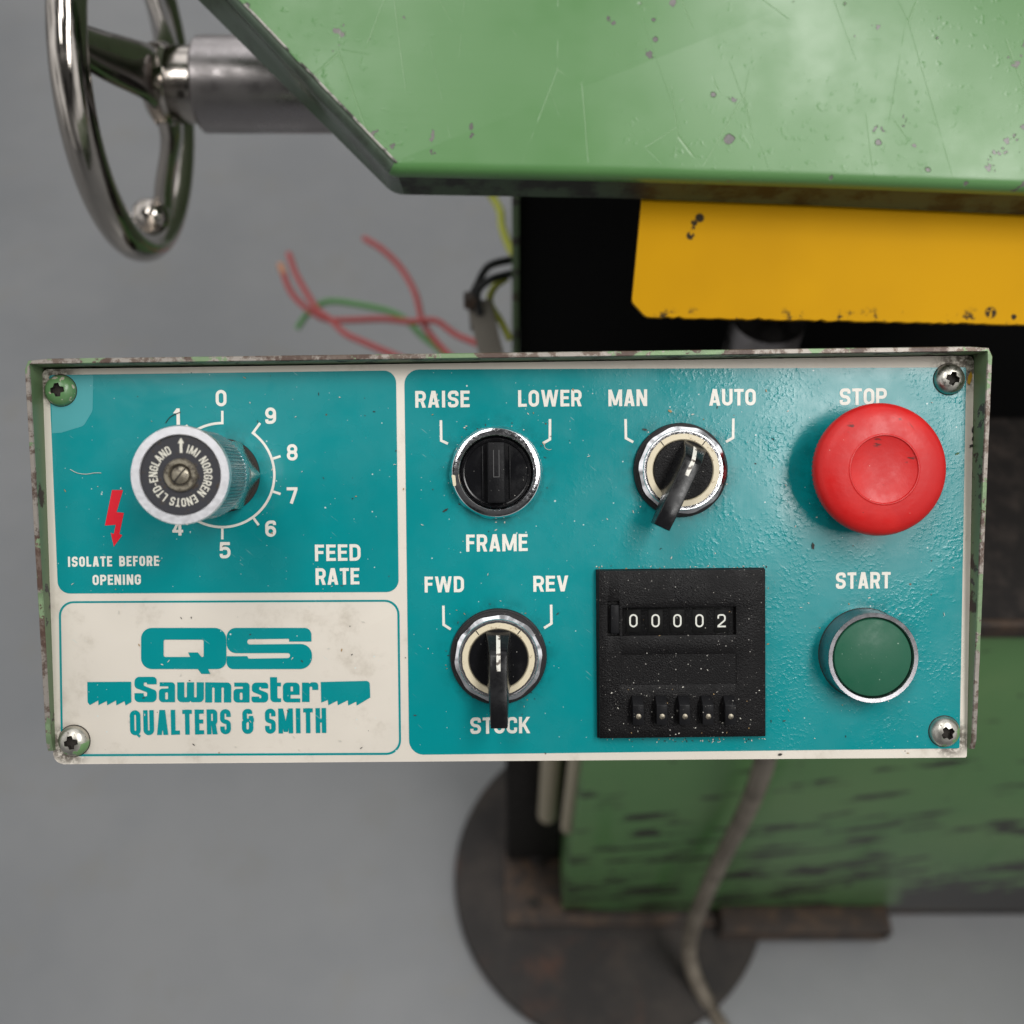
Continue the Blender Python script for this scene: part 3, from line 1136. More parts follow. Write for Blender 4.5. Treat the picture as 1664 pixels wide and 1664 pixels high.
# diagonal edge: sharp; bottom edge: rolled radius. Build offsets separately
steps = []
for k in range(9):
    a = k / 8 * PI / 2
    steps.append((math.sin(a), 1 - math.cos(a)))
rings = []
base_front = fr
for (s_, d_) in steps:
    pts = []
    for i, (x, y) in enumerate(fr):
        dx, dy = 0, 0
        if i in (0, 1, 2, 3, 4):
            dy = 30 * s_ if i > 0 else 26 * s_
        if i == 0:
            dx = -10 * s_
        if i == 6:
            dx = -12 * s_
        if i in (4, 5):
            dx = 4 * s_
        pts.append((x + dx, y + dy))
    rings.append(ring_(rc(pts, 6 + 30 * s_), LD + 0.0085 * d_))
pts = [(x, y) for x, y in [(606, 300 + 22), (1000, 322), (1330, 334), (1664, 349), (2160, 372), (2160, -335), (-10, -330)]]
pts[0] = (640, 316)
rings.append(ring_(rc(pts, 42), LD + TH))
f_front = bm.faces.new(rings[0])
mi = {}
for a, b in zip(rings[:-1], rings[1:]):
    n = len(a)
    for i in range(n):
        j = (i + 1) % n
        f = bm.faces.new((a[i], a[j], b[j], b[i]))
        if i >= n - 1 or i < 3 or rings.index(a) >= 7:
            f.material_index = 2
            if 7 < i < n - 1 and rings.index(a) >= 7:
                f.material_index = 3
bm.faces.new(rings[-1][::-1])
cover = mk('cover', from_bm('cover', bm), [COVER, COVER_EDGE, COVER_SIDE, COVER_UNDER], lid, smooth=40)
# worn bright line along the diagonal edge (a bead of bare metal)
A_, B_ = W(645, 264, LD - 0.0002), W(72, -330, LD - 0.0002)
bm = bmesh.new()
pp = []
for k in range(40):
    t = k / 39
    jit = Vector((random.uniform(-1, 1), random.uniform(-1, 1), random.uniform(-1, 1))) * 0.00008
    pp.append(A_.lerp(B_, t) + jit - Vector(lo_))
tube(bm, pp, 0.00045, 8)
mk('worn_edge', from_bm('worn_edge', bm), COVER_EDGE, cover)
# back body of the cover
bm = bmesh.new()
# yellow guard plate hanging under the cover
YD = 0.425
yo = W(1030, 520, YD)
gl = [(1049, 260), (1027, 490, 12), (1050, 515, 16), (1400, 522), (2100, 536), (2100, 260)]
# plate axes: right and camera-up, thickness along the view axis: build as a prism in a rotated frame
ux, uy = RIGHT, UP
loop = []
for p_ in gl:
    v = W(p_[0], p_[1], YD) - yo
    loop.append((v.dot(ux), v.dot(uy), (p_[2] if len(p_) > 2 else 0) * YD / F))
lp = rloop(loop, 8)
# ragged lower edge
lp2 = []
for i, q_ in enumerate(lp):
    lp2.append(q_)
    nx = lp[(i + 1) % len(lp)]
    if q_[1] < 0.006 and nx[1] < 0.004 and (nx - q_).length > 0.03:
        m_ = int((nx - q_).length / 0.0022)
        for k in range(1, m_):
            v = q_.lerp(nx, k / m_)
            lp2.append(v + Vector((0, random.uniform(-0.0002, 0.0003) + (0.0006 if random.random() < .10 else 0))))
bm = bmesh.new()
prism(bm, lp2, -0.003, 0.0)
guard_me = from_bm('blade_guard', bm)
R3 = Matrix(((ux.x, uy.x, BACK.x), (ux.y, uy.y, BACK.y), (ux.z, uy.z, BACK.z)))
# shader reads plate height from object z: store the mesh in (x, depth, y) order
for v in guard_me.vertices:
    v.co = Vector((v.co.x, -v.co.z, v.co.y))
guard = mk('blade_guard', guard_me, YELLOW, lid, smooth=20)
MG = Matrix(((ux.x, -BACK.x, uy.x), (ux.y, -BACK.y, uy.y), (ux.z, -BACK.z, uy.z)))
guard.matrix_local = Matrix.Translation(yo - Vector(lo_)) @ MG.to_4x4()
prop(guard, 'yellow painted guard plate with ragged lower edge')

# ================================================================== HANDWHEEL
ZC = 0.52
xw = -724 * 0.855 / F * ZC
yc = (832 - 138) / F * ZC
WC = CAM + RIGHT * xw + UP * yc - BACK * ZC
WR = 0.145 * ZC
wheel = prop(empty('handwheel', tuple(WC)), 'polished three spoke handwheel on a thick dull steel sleeve', 'handwheel')
# local wheel frame: axis X ; in-plane e1 towards the camera, e2 camera-up
e1, e2 = BACK, UP
def wp(x, a, r):
    """x along the axis, angle a from e1 (towards the camera) to e2"""
    return RIGHT * x + (e1 * math.cos(a) + e2 * math.sin(a)) * r
bm = bmesh.new()
tube(bm, [wp(0, 2 * PI * k / 96, WR) for k in range(96)], 0.0082, 20, closed=True)
mk('rim', from_bm('rim', bm), WHEELM, wheel)
HX = 0.0165
MX = Matrix(((0, 0, 1, 0), (1, 0, 0, 0), (0, 1, 0, 0), (0, 0, 0, 1)))   # z -> X
bm = bmesh.new()
lathe(bm, [(0, -0.007), (0.016, -0.007), (0.0195, -0.004), (0.0195, 0.002), (0.0180, 0.004), (0.0180, 0.0165), (0, 0.0165)], 64, M=Matrix.Translation((HX, 0, 0)) @ MX)
hub = mk('hub', from_bm('hub', bm), WHEELM, wheel)
q = wp(HX + 0.012, math.radians(-35), 0.0181)
bm = bmesh.new()
lathe(bm, [(0, 0.0004), (0.0018, 0.0004), (0.0018, -0.001), (0, -0.001)], 16)
gs = mk('grub_screw', from_bm('grub_screw', bm), GRIME, hub)
gs.matrix_local = Matrix.Translation(q) @ (wp(0, math.radians(-35), 1)).to_track_quat('Z', 'Y').to_matrix().to_4x4()
for k, ang in enumerate((-8, 112, -130)):
    a = math.radians(ang)
    cp = [wp(HX - 0.001, a, 0.010), wp(HX - 0.002, a, 0.026), wp(0.006, a, 0.050), wp(0.0, a, WR)]
    pts = spline(cp, 8)
    bm = bmesh.new()
    # flat oval section
    tang = (e1 * -math.sin(a) + e2 * math.cos(a))
    rows = []
    for i, p_ in enumerate(pts):
        t = i / (len(pts) - 1)
        wd = 0.0150 - 0.0065 * t
        th = 0.0050
        nx = RIGHT
        rows.append([bm.verts.new(p_ + tang * wd * math.cos(2 * PI * j / 14) + nx * th * math.sin(2 * PI * j / 14)) for j in range(14)])
    for r0, r1 in zip(rows[:-1], rows[1:]):
        for j in range(14):
            bm.faces.new((r0[j], r0[(j + 1) % 14], r1[(j + 1) % 14], r1[j]))
    bm.faces.new(rows[0][::-1])
    bm.faces.new(rows[-1])
    mk('spoke', from_bm('spoke', bm), WHEELM, wheel)
# crank boss on the lower spoke
bm = bmesh.new()
lathe(bm, [(0, 0.009), (0.004, 0.0085), (0.007, 0.006), (0.0085, 0.002), (0.0085, -0.004), (0.006, -0.008), (0, -0.009)], 32, M=Matrix.Translation(wp(-0.001, math.radians(-122), WR * 0.84)) @ MX)
mk('crank_boss', from_bm('crank_boss', bm), WHEELM, wheel)
bm = bmesh.new()
SR = 75 / F * ZC
lathe(bm, [(0, 0.0), (SR - 0.0015, 0.0), (SR, 0.0015), (SR, 0.36), (0, 0.36)], 72, M=Matrix.Translation((HX + 0.0167, 0, 0)) @ MX)
mk('sleeve', from_bm('sleeve', bm), SLEEVE, wheel)

# ================================================================== CONDUIT + LOOSE WIRES
cp = [W(1262, 1060, .60), W(1256, 1150, .66), W(1243, 1235, .76), W(1214, 1315, .86), W(1168, 1405, .97), W(1128, 1500, 1.075), W(1121, 1560, 1.125), W(1150, 1630, 1.145), W(1196, 1700, 1.140), W(1260, 1790, 1.135)]
sp_ = spline(cp, 60)
bm = bmesh.new()
NN = len(sp_)
c0_ = sp_[0].copy()
tube(bm, [p_ - c0_ for p_ in sp_], 0.0078, 14, radf=lambda t: 0.0075 + 0.0005 * math.sin(t * NN * PI * 0.66))
o = mk('flexible_conduit', from_bm('flexible_conduit', bm), CONDUIT, None, c0_, 60)
prop(o, 'grey brown flexible metal conduit running down from the panel to the floor', 'conduit')

WS = 420 / 1664
def wire(pts, r, mat, name, label, cat='wire', group='loose wires beside the black column'):
    q_ = []
    for (x, y, d) in pts:
        q_.append(W(430 + x * WS, 310 + y * WS, d))
    c_ = q_[-1].copy()
    bm = bmesh.new()
    tube(bm, [p_ - c_ for p_ in spline(q_, 10)], r, 10)
    o = mk(name, from_bm(name, bm), mat, None, c_, 60)
    prop(o, label, cat, group)
    return o
w1 = wire([(155, 405, .98), (205, 540, .96), (290, 690, .94), (345, 770, .93), (430, 835, .92), (520, 920, .91), (640, 975, .90), (790, 1040, .88), (960, 1110, .86)], 0.0027, WIRE_RED, 'electric_wire', 'red wire ending in a dark tip left of the copper tipped one')
w2 = wire([(125, 540, .96), (150, 610, .955), (200, 690, .95), (290, 770, .945), (400, 828, .94), (560, 832, .93), (760, 825, .92), (930, 842, .91), (1100, 838, .90), (1230, 925, .89), (1420, 1010, .86), (1500, 1100, .84)], 0.0027, WIRE_RED, 'electric_wire', 'longest red wire with a bare copper end, lying across the others')
q0 = W(430 + 125 * WS, 310 + 540 * WS, .96)
q1 = W(430 + 100 * WS, 310 + 475 * WS, .965)
cc_ = w2.location
bm = bmesh.new()
tube(bm, [q0 - cc_, (q0 + q1) / 2 - cc_, q1 - cc_], 0.0031, 8)
mk('copper_end', from_bm('copper_end', bm), COPPER, w2)
wire([(640, 305, .97), (760, 380, .96), (880, 500, .95), (970, 660, .93), (1015, 830, .915), (1080, 940, .905), (1160, 1030, .89), (1240, 1110, .87)], 0.0027, WIRE_RED, 'electric_wire', 'red wire curving up highest toward the green cover')
wire([(210, 885, .985), (290, 780, .98), (400, 715, .97), (560, 725, .96), (800, 775, .945), (920, 840, .935), (1010, 930, .925), (1130, 1030, .90), (1200, 1110, .88)], 0.0028, WIRE_GREEN, 'electric_wire', 'green wire crossing behind the red ones')
wire([(1640, 440, .66), (1570, 448, .655), (1440, 488, .65), (1372, 600, .65), (1338, 700, .655), (1350, 900, .66)], 0.0024, WIRE_BLACK, 'electric_wire', 'outer black wire looping out of the column edge')
wire([(1650, 520, .65), (1560, 540, .65), (1440, 580, .645), (1370, 660, .65), (1390, 800, .655)], 0.0024, WIRE_BLACK, 'electric_wire', 'inner black wire looping beneath the outer black one')
wire([(1440, 0, .80), (1480, 60, .80), (1520, 140, .79), (1530, 235, .78), (1580, 370, .77), (1640, 460, .76)], 0.0030, WIRE_YELLOW, 'electric_wire', 'yellow green wire hanging down beside the black column edge')
wire([(1560, 560, .66), (1480, 620, .66), (1450, 720, .66), (1520, 840, .66), (1580, 960, .66)], 0.0022, WIRE_YELLOW, 'electric_wire', 'short yellow green wire behind the grey tag')
tg = [W(430 + x * WS, 310 + y * WS, .655) for x, y in ((1298, 722), (1455, 690), (1545, 1060), (1385, 1080))]
bm = bmesh.new()
c_ = tg[3]
f0 = [bm.verts.new(p_ - c_) for p_ in tg]
f1 = [bm.verts.new(p_ - c_ - BACK * 0.008) for p_ in tg]
bm.faces.new(f0)
bm.faces.new(f1[::-1])
for i in range(4):
    j = (i + 1) % 4
    bm.faces.new((f0[i], f1[i], f1[j], f0[j]))
bmesh.ops.bevel(bm, geom=list(bm.edges), offset=0.001, segments=2, profile=.5, affect='EDGES')
o = mk('cable_connector', from_bm('cable_connector', bm), TAGM, None, c_)
prop(o, 'grey plastic cable connector hanging beside the column edge', 'connector')
bm = bmesh.new()
box(bm, -0.004, 0.004, -0.004, 0.004, -0.004, 0.004, 0.001)
qq = W(430 + 1325 * WS, 310 + 705 * WS, .653)
mk('terminal', from_bm('terminal', bm), RUST, o, qq - c_)

# ================================================================== CONTROL PANEL
panel = empty('control_panel')
panel.matrix_world = PM
prop(panel, 'teal and cream control panel in a chipped green steel housing', 'control panel')

# housing: folded sheet, side walls taper towards the bottom
HT, HB = 0.0092, 0.0030
TK = 0.0017
o_ = [P(75, 1222, HB), P(38.5, 583, HT), P(1614, 562, HT), P(1587, 1218, HB)]
# make outer walls straight in panel space
bm = bmesh.new()
i_ = [(o_[0][0] + TK, o_[0][1]), (o_[1][0] + TK, o_[1][1] - TK), (o_[2][0] - TK, o_[2][1] - TK), (o_[3][0] - TK, o_[3][1])]
hs = [HB, HT, HT, HB]
ZB = -0.055
def wall_pts(a, b, n):
    return [(a[0] + (b[0] - a[0]) * k / n, a[1] + (b[1] - a[1]) * k / n) for k in range(n)]
OL, IL, HL = [], [], []
for s_ in range(3):
    n = 40
    for k in range(n):
        t = k / n
        OL.append((o_[s_][0] + (o_[s_ + 1][0] - o_[s_][0]) * t, o_[s_][1] + (o_[s_ + 1][1] - o_[s_][1]) * t))
        IL.append((i_[s_][0] + (i_[s_ + 1][0] - i_[s_][0]) * t, i_[s_][1] + (i_[s_ + 1][1] - i_[s_][1]) * t))
        HL.append(hs[s_] + (hs[s_ + 1] - hs[s_]) * t)
OL.append(o_[3]); IL.append(i_[3]); HL.append(hs[3])
# soft outer corners
def soften(L, idx, r):
    a, b = Vector(L[idx - 1]), Vector(L[idx + 1])
    L[idx] = tuple(Vector(L[idx]).lerp((a + b) / 2, r))
soften(OL, 40, .35); soften(OL, 80, .35)
rows = []
for k in range(len(OL)):
    jo = random.uniform(-1, 1) * 0.00008
    hh = HL[k] + random.uniform(-1, 1) * 0.00007
    if k in (0, len(OL) - 1):
        hh -= 0.001
    ox, oy = OL[k]
    ix, iy = IL[k]
    mx, my = (ox + ix) / 2, (oy + iy) / 2
    rows.append([bm.verts.new(p_) for p_ in (
        (ox, oy, ZB), (ox + (ox - mx) * jo * 300, oy, hh - 0.0004), (ox + (mx - ox) * .3, oy + (my - oy) * .3, hh), (ix + (mx - ix) * .3, iy + (my - iy) * .3, hh), (ix, iy, hh - 0.0004), (ix, iy, ZB))])
for a, b in zip(rows[:-1], rows[1:]):
    for j in range(5):
        f = bm.faces.new((a[j], b[j], b[j + 1], a[j + 1]))
        f.material_index = 1 if j in (1, 2, 3) else 0
for r_ in (rows[0], rows[-1]):
    f = bm.faces.new(r_)
    f.material_index = 1
# bottom wall and back of the box, hidden behind the face
housing = mk('housing', from_bm('housing', bm), [HOUSE_G, RIM_WORN], panel, smooth=30)
bb = [i_[0], i_[3]]
bx = bmesh.new()
loop = [(i_[0][0] + .0003, i_[0][1] + 0.004), (i_[3][0] - .0003, i_[3][1] + 0.004), (i_[2][0] - .0003, i_[2][1] - .0003), (i_[1][0] + .0003, i_[1][1] - .0003)]
prism(bx, loop, ZB, -0.0022)
mk('backing', from_bm('backing', bx), HOUSE_G, housing, smooth=0)

# face plate
fpx = [(68.5, 600, 8), (1583, 578, 9), (1571, 1231, 2), (87, 1242, 16)]
lp = rloop([(*P(x, y), r * SC) for x, y, r in fpx], 6)
plate = prism_obj('face_plate', lp, -0.0016, 0.0, CREAM, panel, 0.00025, 2)

# printed fields
lp = rloop([(*P(80, 609.5), 4 * SC), (*P(643.5, 602), 20 * SC), (*P(648, 962), 20 * SC), (*P(94.5, 964.5), 20 * SC)])
fill2d('printed_field', [lp], Z_FIELD, TEAL, plate)
lp = rloop([(*P(657, 600.5), 24 * SC), (*P(1570, 597), 3 * SC), (*P(1559, 1216), 3 * SC), (*P(665, 1226.5), 24 * SC)])
fill2d('printed_field', [lp], Z_FIELD, TEAL, plate)
oq = [(95.5, 977), (649, 974.5), (652, 1226.5), (99.5, 1229)]
iq = [(99, 980), (645.5, 977.7), (648.7, 1223), (102.7, 1225.5)]
lo1 = rloop([(*P(*p_), 24 * SC) for p_ in oq])
li1 = rloop([(*P(*p_), 21 * SC) for p_ in iq])
fill2d('border_line', [lo1, li1], Z_FIELD, TEAL, plate)

# hazy residue of old tape in the upper left corner
lp = rloop([(*P(83, 611), 0), (*P(152, 609.5), 3 * SC), (*P(150.5, 668), 14 * SC), (*P(136, 692), 10 * SC), (*P(100, 703), 6 * SC), (*P(85, 704), 0)])
fill2d('tape_residue', [lp], 0.00014, printed('tape_residue', (0.05, 0.285, 0.305), 0.42), plate)
# dial scale
DC = (361.5, 772.0)
DR = 84.5
def dp(a, r):
    a = math.radians(a)
    return (DC[0] + r * math.cos(a), DC[1] - r * math.sin(a))
arc = [dp(54 - k * 3, DR) for k in range(0, 109)]
arc = arc[:int((54 + 270) / 3) + 1]
polyline_ink([dp(54, DR + 20)] + arc + [dp(90, DR + 20)], 4.0, INK, plate, 'dial_scale')
for a, ln in ((18, 15), (-18, 15), (-54, 16), (-90, 20), (-126, 15), (-162, 15), (162, 15), (126, 16)):
    polyline_ink([dp(a, DR + 1), dp(a, DR + ln)], 4.0, INK, plate)
for s, x, y in (('0', 359.5, 647), ('9', 440, 675.5), ('8', 475, 735), ('7', 475, 805), ('6', 440, 859), ('5', 366, 894), ('4', 289, 857), ('3', 250, 805), ('2', 250, 735), ('1', 287, 677)):
    text(s, x, y, 11 if s == '1' else 17.5, 26.5, 5.0, INK, plate)
text('ISOLATE BEFORE', 184.5, 912, 147, 16.5, 3.4, INK, plate, gap=2.4, space=.42)
text('OPENING', 190, 942, 78, 16.5, 3.4, INK, plate, gap=2.2)
text('FEED', 549, 898, 74, 27, 5.1, INK, plate, gap=3.4)
text('RATE', 548.5, 936.5, 71, 27, 5.1, INK, plate, gap=2.6)
text('RAISE', 719, 648.6, 88, 27, 5.1, INK, plate, gap=3.2)
text('LOWER', 893.5, 647.2, 103, 27, 5.1, INK, plate, gap=3.0)
text('MAN', 1020, 646.5, 63, 27, 5.1, INK, plate, gap=3.0)
text('AUTO', 1190, 645.5, 76, 27, 5.1, INK, plate, gap=2.6)
text('STOP', 1402.5, 644.5, 77, 27, 5.1, INK, plate, gap=2.8)
text('START', 1402.5, 943, 90, 27, 5.1, INK, plate, gap=2.8)
text('FRAME', 807.5, 882, 100, 28, 5.1, INK, plate, gap=3.2)
text('FWD', 722, 949.5, 64, 26, 5.0, INK, plate, gap=3.0)
text('REV', 895, 948.3, 57, 26, 5.0, INK, plate, gap=3.0)
text('STOCK', 813, 1178.5, 98, 27, 5.1, INK, plate, gap=3.0)
for pts in ([(716.5, 683), (717, 716), (728, 721)], [(893.7, 681), (893.5, 714), (882, 720.5)],
            [(1016.5, 681), (1017, 712), (1029, 718.5)], [(1191.5, 680), (1191, 711.5), (1179.5, 718)],
            [(720.5, 984), (721, 1015), (732.5, 1022.5)], [(895.5, 982.5), (896, 1013), (884, 1020.5)]):
    polyline_ink(pts, 4.2, INK, plate, 'position_mark')
bolt = [[(357, 577), (399, 577), (374, 661), (402, 664), (385, 744), (396, 749), (364, 792), (352, 740), (364, 744), (371, 709), (330, 712)]]
fill2d('lightning_mark', art(bolt, 30, 550, 650 / 1523), Z_INK, RED_INK, plate)

# logo artwork
s1_ = 420 / 1664
Q = [[(117, 80, 70), (666, 80, 75), (666, 345, 75), (548, 345), (563, 376), (505, 376), (483, 345), (117, 345, 70)],
     [(262, 156, 12), (520, 156, 12), (520, 267, 12), (505, 267, 3), (482, 238), (420, 238), (433, 267), (262, 267, 12)]]
Sg = [[(668, 80, 60), (1213, 80, 85), (1213, 168), (1070, 168), (1070, 150, 8), (800, 153, 17), (800, 187, 17), (1070, 184), (1217, 183, 78), (1217, 345, 78), (668, 345, 60),
       (668, 262), (800, 262), (808, 278, 8), (1076, 274, 16), (1076, 242, 16), (668, 243, 62)]]
fill2d('logo_letter', art(Q, 200, 1000, s1_), Z_INK, TEAL, plate)
fill2d('logo_letter', art(Sg, 200, 1000, s1_), Z_INK, TEAL, plate)
def sh(loops, dx, dy=0):
    return [[(p_[0] + dx, p_[1] + dy, *p_[2:]) for p_ in l_] for l_ in loops]
La = [[(237, 430), (335, 430, 22), (335, 558), (232, 558, 26), (232, 471, 22), (293, 470, 4), (293, 456, 4), (237, 456)], [(272, 494, 8), (290, 494, 8), (290, 541, 8), (272, 541, 8)]]
LS = [[(75, 395, 32), (217, 395, 32), (217, 443), (155, 443), (155, 431, 8), (134, 431, 8), (134, 452, 8), (217, 484, 26), (217, 558, 32), (75, 558, 32), (75, 500), (134, 500), (134, 521, 8), (156, 521, 8), (156, 495, 8), (75, 464, 26)]]
Lw = [[(350, 430), (395, 430), (395, 528, 8), (412, 528, 8), (412, 430), (458, 430), (458, 528, 8), (475, 528, 8), (475, 430), (521, 430), (521, 558, 30), (442, 558, 8), (435, 548), (428, 558, 8), (350, 558, 30)]]
Lm = [[(530, 430), (697, 432, 26), (697, 560), (650, 560), (650, 463, 7), (634, 463, 7), (634, 560), (590, 560), (590, 463, 7), (574, 463, 7), (574, 560), (530, 560)]]
Ls = [[(830, 432, 28), (935, 432, 28), (935, 470), (890, 470), (890, 460, 6), (877, 460, 6), (877, 477, 6), (935, 500, 22), (935, 560, 28), (828, 560, 28), (828, 522), (877, 522), (877, 533, 6), (891, 533, 6), (891, 514, 6), (830, 490, 22)]]
Lt = [[(947, 397), (992, 397), (992, 432), (1017, 432), (1017, 456), (994, 456), (994, 530, 8), (1003, 534), (1018, 534), (1018, 558), (950, 558, 26)]]
Le = [[(1030, 432, 28), (1137, 432, 28), (1137, 511), (1079, 511), (1079, 534), (1141, 534), (1141, 559), (1030, 559, 28)], [(1079, 456, 7), (1095, 456, 7), (1095, 488), (1079, 488)]]
Lr = [[(1153, 432), (1196, 432), (1199, 440), (1214, 430, 6), (1257, 430, 26), (1257, 479), (1219, 479), (1219, 458, 7), (1201, 458, 7), (1201, 557), (1153, 557)]]
for L_ in (LS, La, Lw, Lm, sh(La, 480, 2), Ls, Lt, Le, Lr):
    fill2d('logo_letter', art(L_, 200, 1000, s1_), Z_INK, TEAL, plate)
s2_ = 240 / 1664
b1 = [[(84, 680), (578, 677), (581, 907), (515, 945), (503, 897), (412, 943), (408, 888), (308, 943), (304, 893), (210, 942), (208, 888), (112, 940), (88, 908)]]
b2 = [[(1050, 680), (1600, 667, 40), (1607, 855), (1455, 945), (1450, 900), (1360, 945), (1354, 885), (1242, 942), (1236, 890), (1135, 942), (1130, 882), (1055, 912)]]
fill2d('saw_blade_mark', art(b1, 130, 1010, s2_), Z_INK, TEAL, plate)
fill2d('saw_blade_mark', art(b2, 370, 1010, s2_), Z_INK, TEAL, plate)
qw = dict(GW)
text('QUALTERS & SMITH', 371, 1172.5, 319, 41, 7.2, TEAL, plate, gap=4.6, space=.30)

# screws --------------------------------------------------------------
def dome_screw(px, py, mat, label, rot):
    c = P(px, py, 0.002)
    R = 25.2 * SC / mag(0.002)
    rt = empty('screw', (*c, 0), panel, rot)
    prof = [(0, 0.0034), (R * .25, 0.00335), (R * .5, 0.0031), (R * .72, 0.0026), (R * .88, 0.0019), (R * .97, 0.0011), (R, 0.0005), (R, 0.00005), (0, 0.00005)]
    bm = bmesh.new()
    lathe(bm, prof, 48)
    me = from_bm('head', bm)
    head = mk('head', me, [mat, GRIME], rt, smooth=40)
    cb = bmesh.new()
    a, bq = R * .43, R * .15
    ci = R * .20
    cross = [(-bq, a), (bq * .9, a * 1.05), (ci, ci * 1.1), (a, bq), (a * 1.05, -bq), (ci * 1.1, -ci), (bq, -a), (-bq, -a * .96), (-ci, -ci), (-a, -bq), (-a * .96, bq), (-ci * 1.1, ci)]
    prism(cb, cross, 0.0012, 0.006)
    cm = from_bm('cut', cb)
    cm.materials.append(GRIME)
    co = bpy.data.objects.new('cut', cm)
    C.objects.link(co)
    co.parent = rt
    md = head.modifiers.new('b', 'BOOLEAN')
    md.object = co
    md.operation = 'DIFFERENCE'
    md.solver = 'EXACT'
    md.material_mode = 'TRANSFER'
    bpy.context.view_layer.update()
    dg = bpy.context.evaluated_depsgraph_get()
    nm = bpy.data.meshes.new_from_object(head.evaluated_get(dg))
    head.modifiers.clear()
    head.data = nm
    bpy.data.objects.remove(co)
    nm.set_sharp_from_angle(angle=math.radians(35))
    lathe_obj('dirt_ring', [(R * 0.98, 0.00022), (R * 1.03, 0.0002), (R * 1.05, 0.0001), (R * 0.98, 0.0001)], GRIME, rt, seg=40, closed=True)
    prop(rt, label)
    return rt
dome_screw(95, 634, SCREW_GREEN, 'screw painted over green', 0.10)
dome_screw(1546, 615.5, SCREWM, None, -0.25)
dome_screw(117, 1206, SCREW_PART, 'screw with flecks of green paint', 0.15)
dome_screw(1538, 1190.5, SCREW_PART, 'screw with flecks of green paint', 0.55)

# selector switches ----------------------------------------------------
def octo(r, n, rot=0.0):
    return [(r * math.cos(2 * PI * k / n + rot), r * math.sin(2 * PI * k / n + rot)) for k in range(n)]

def nut(name, r, z0, z1, mat, parent, n=8, rot=0.2, edge=0.62):
    """polygon nut with a turned chamfer, bored"""
    bm = bmesh.new()
    seg = 96
    ro = []
    for k in range(seg):
        a = 2 * PI * k / seg
        aa = ((a - rot) % (2 * PI / n)) - PI / n
        ro.append(min(r * (.975 if n > 6 else 1), r * math.cos(PI / n) / math.cos(aa) * 1.0))
    prof = [(None, z0), (None, z0 + (z1 - z0) * edge), (r * (.93 if edge < .7 else .865), z1), (r * .80, z1), (r * .80, z0)]
    rings = []
    for rr_, z in prof:
        ring = []
        for k in range(seg):
            a = 2 * PI * k / seg
            q = ro[k] if rr_ is None else min(rr_, ro[k])
            ring.append(bm.verts.new((q * math.cos(a), q * math.sin(a), z)))
        rings.append(ring)
    for a, b in zip(rings, rings[1:] + rings[:1]):
        for k in range(seg):
            j = (k + 1) % seg
            bm.faces.new((a[k], a[j], b[j], b[k]))
    return mk(name, from_bm(name, bm), mat, parent, smooth=25)

# FRAME: short flush selector
c = P(806.5, 768, 0)
fr_sw = prop(empty('selector_switch', (*c, 0), panel), 'black flush rotary knob in a pitted chrome ring')
u = SC
nut('bezel_nut', 77.5 * u, 0.00005, 0.0030, CHROME, fr_sw, 10, 0.1)
lathe_obj('chrome_ring', fr_prof := [(74 * u, 0.0012), (74 * u, 0.0030), (71 * u, 0.0042), (70 * u, 0.0043), (60.8 * u, 0.0043), (59.8 * u, 0.0045), (58.5 * u, 0.0040), (58 * u, 0.0006)], CHROME, fr_sw, closed=True)
kb = lathe_obj('knob', [(0, 0.0026), (50 * u, 0.0026), (51 * u, 0.0031), (53 * u, 0.0032), (54 * u, 0.0026), (56 * u, 0.0026), (57.6 * u, 0.0022), (57.8 * u, 0.0004), (0, 0.0004)], BLACK_GLOSS, fr_sw)
bm = bmesh.new()
w_ = 14.2 * u
box(bm, -w_, w_, -49 * u, 49 * u, 0.0022, 0.0056, 0.0006, 3)
knob_bar = mk('grip_bar', from_bm('grip_bar', bm), BLACK_PLAIN, fr_sw)
bm = bmesh.new()
strokes_to_bm(bm, [('p', [Vector((-4.2 * u, 36 * u)), Vector((-4.2 * u, -7 * u)), Vector((4.6 * u, -7 * u)), Vector((4.6 * u, 36 * u))], False)], 0.9 * u, lambda a, b: (a, b), 0.00563)
me = bpy.data.meshes.new('pointer_line')
bm.to_mesh(me); bm.free()
mk('pointer_line', me, plastic('worn_grey_line', (0.10, 0.10, 0.10), 0.5, dust=0), fr_sw, smooth=0)
bm = bmesh.new()
for sgn in (-1, 1):
    x = sgn * 22 * u
    box(bm, x - 1.1 * u, x + 1.1 * u, -43 * u, 43 * u, 0.0024, 0.0035, 0.0002)
mk('grip_groove', from_bm('grip_groove', bm), BLACK_PLAIN, fr_sw)
bm = bmesh.new()
prism(bm, rloop([(-72 * u, -2 * u, 2 * u), (-66 * u, -4 * u, 2 * u), (-64.5 * u, -20 * u, 2 * u), (-69 * u, -22 * u, 2 * u)]), 0.0038, 0.00436)
mk('paint_chip', from_bm('paint_chip', bm), IVORY, fr_sw)

LEVER_ST = [  # u, zb, zt, wb, wt   (mm)
    (8.6, 6.0, 6.6, 3.9, 3.6), (7.6, 6.0, 8.6, 4.1, 3.4), (6.0, 6.0, 11.6, 4.2, 3.05), (4.5, 6.0, 14.0, 4.2, 2.8), (3.4, 6.0, 15.6, 4.2, 2.68),
    (2.4, 6.0, 16.2, 4.2, 2.62), (-3, 6.0, 16.5, 4.1, 2.6), (-8.6, 6.0, 16.9, 3.8, 2.6), (-9.2, 9.0, 17.0, 3.3, 2.6), (-14, 10.2, 17.2, 3.0, 2.6), (-19.2, 11.0, 17.2, 2.8, 2.55)]

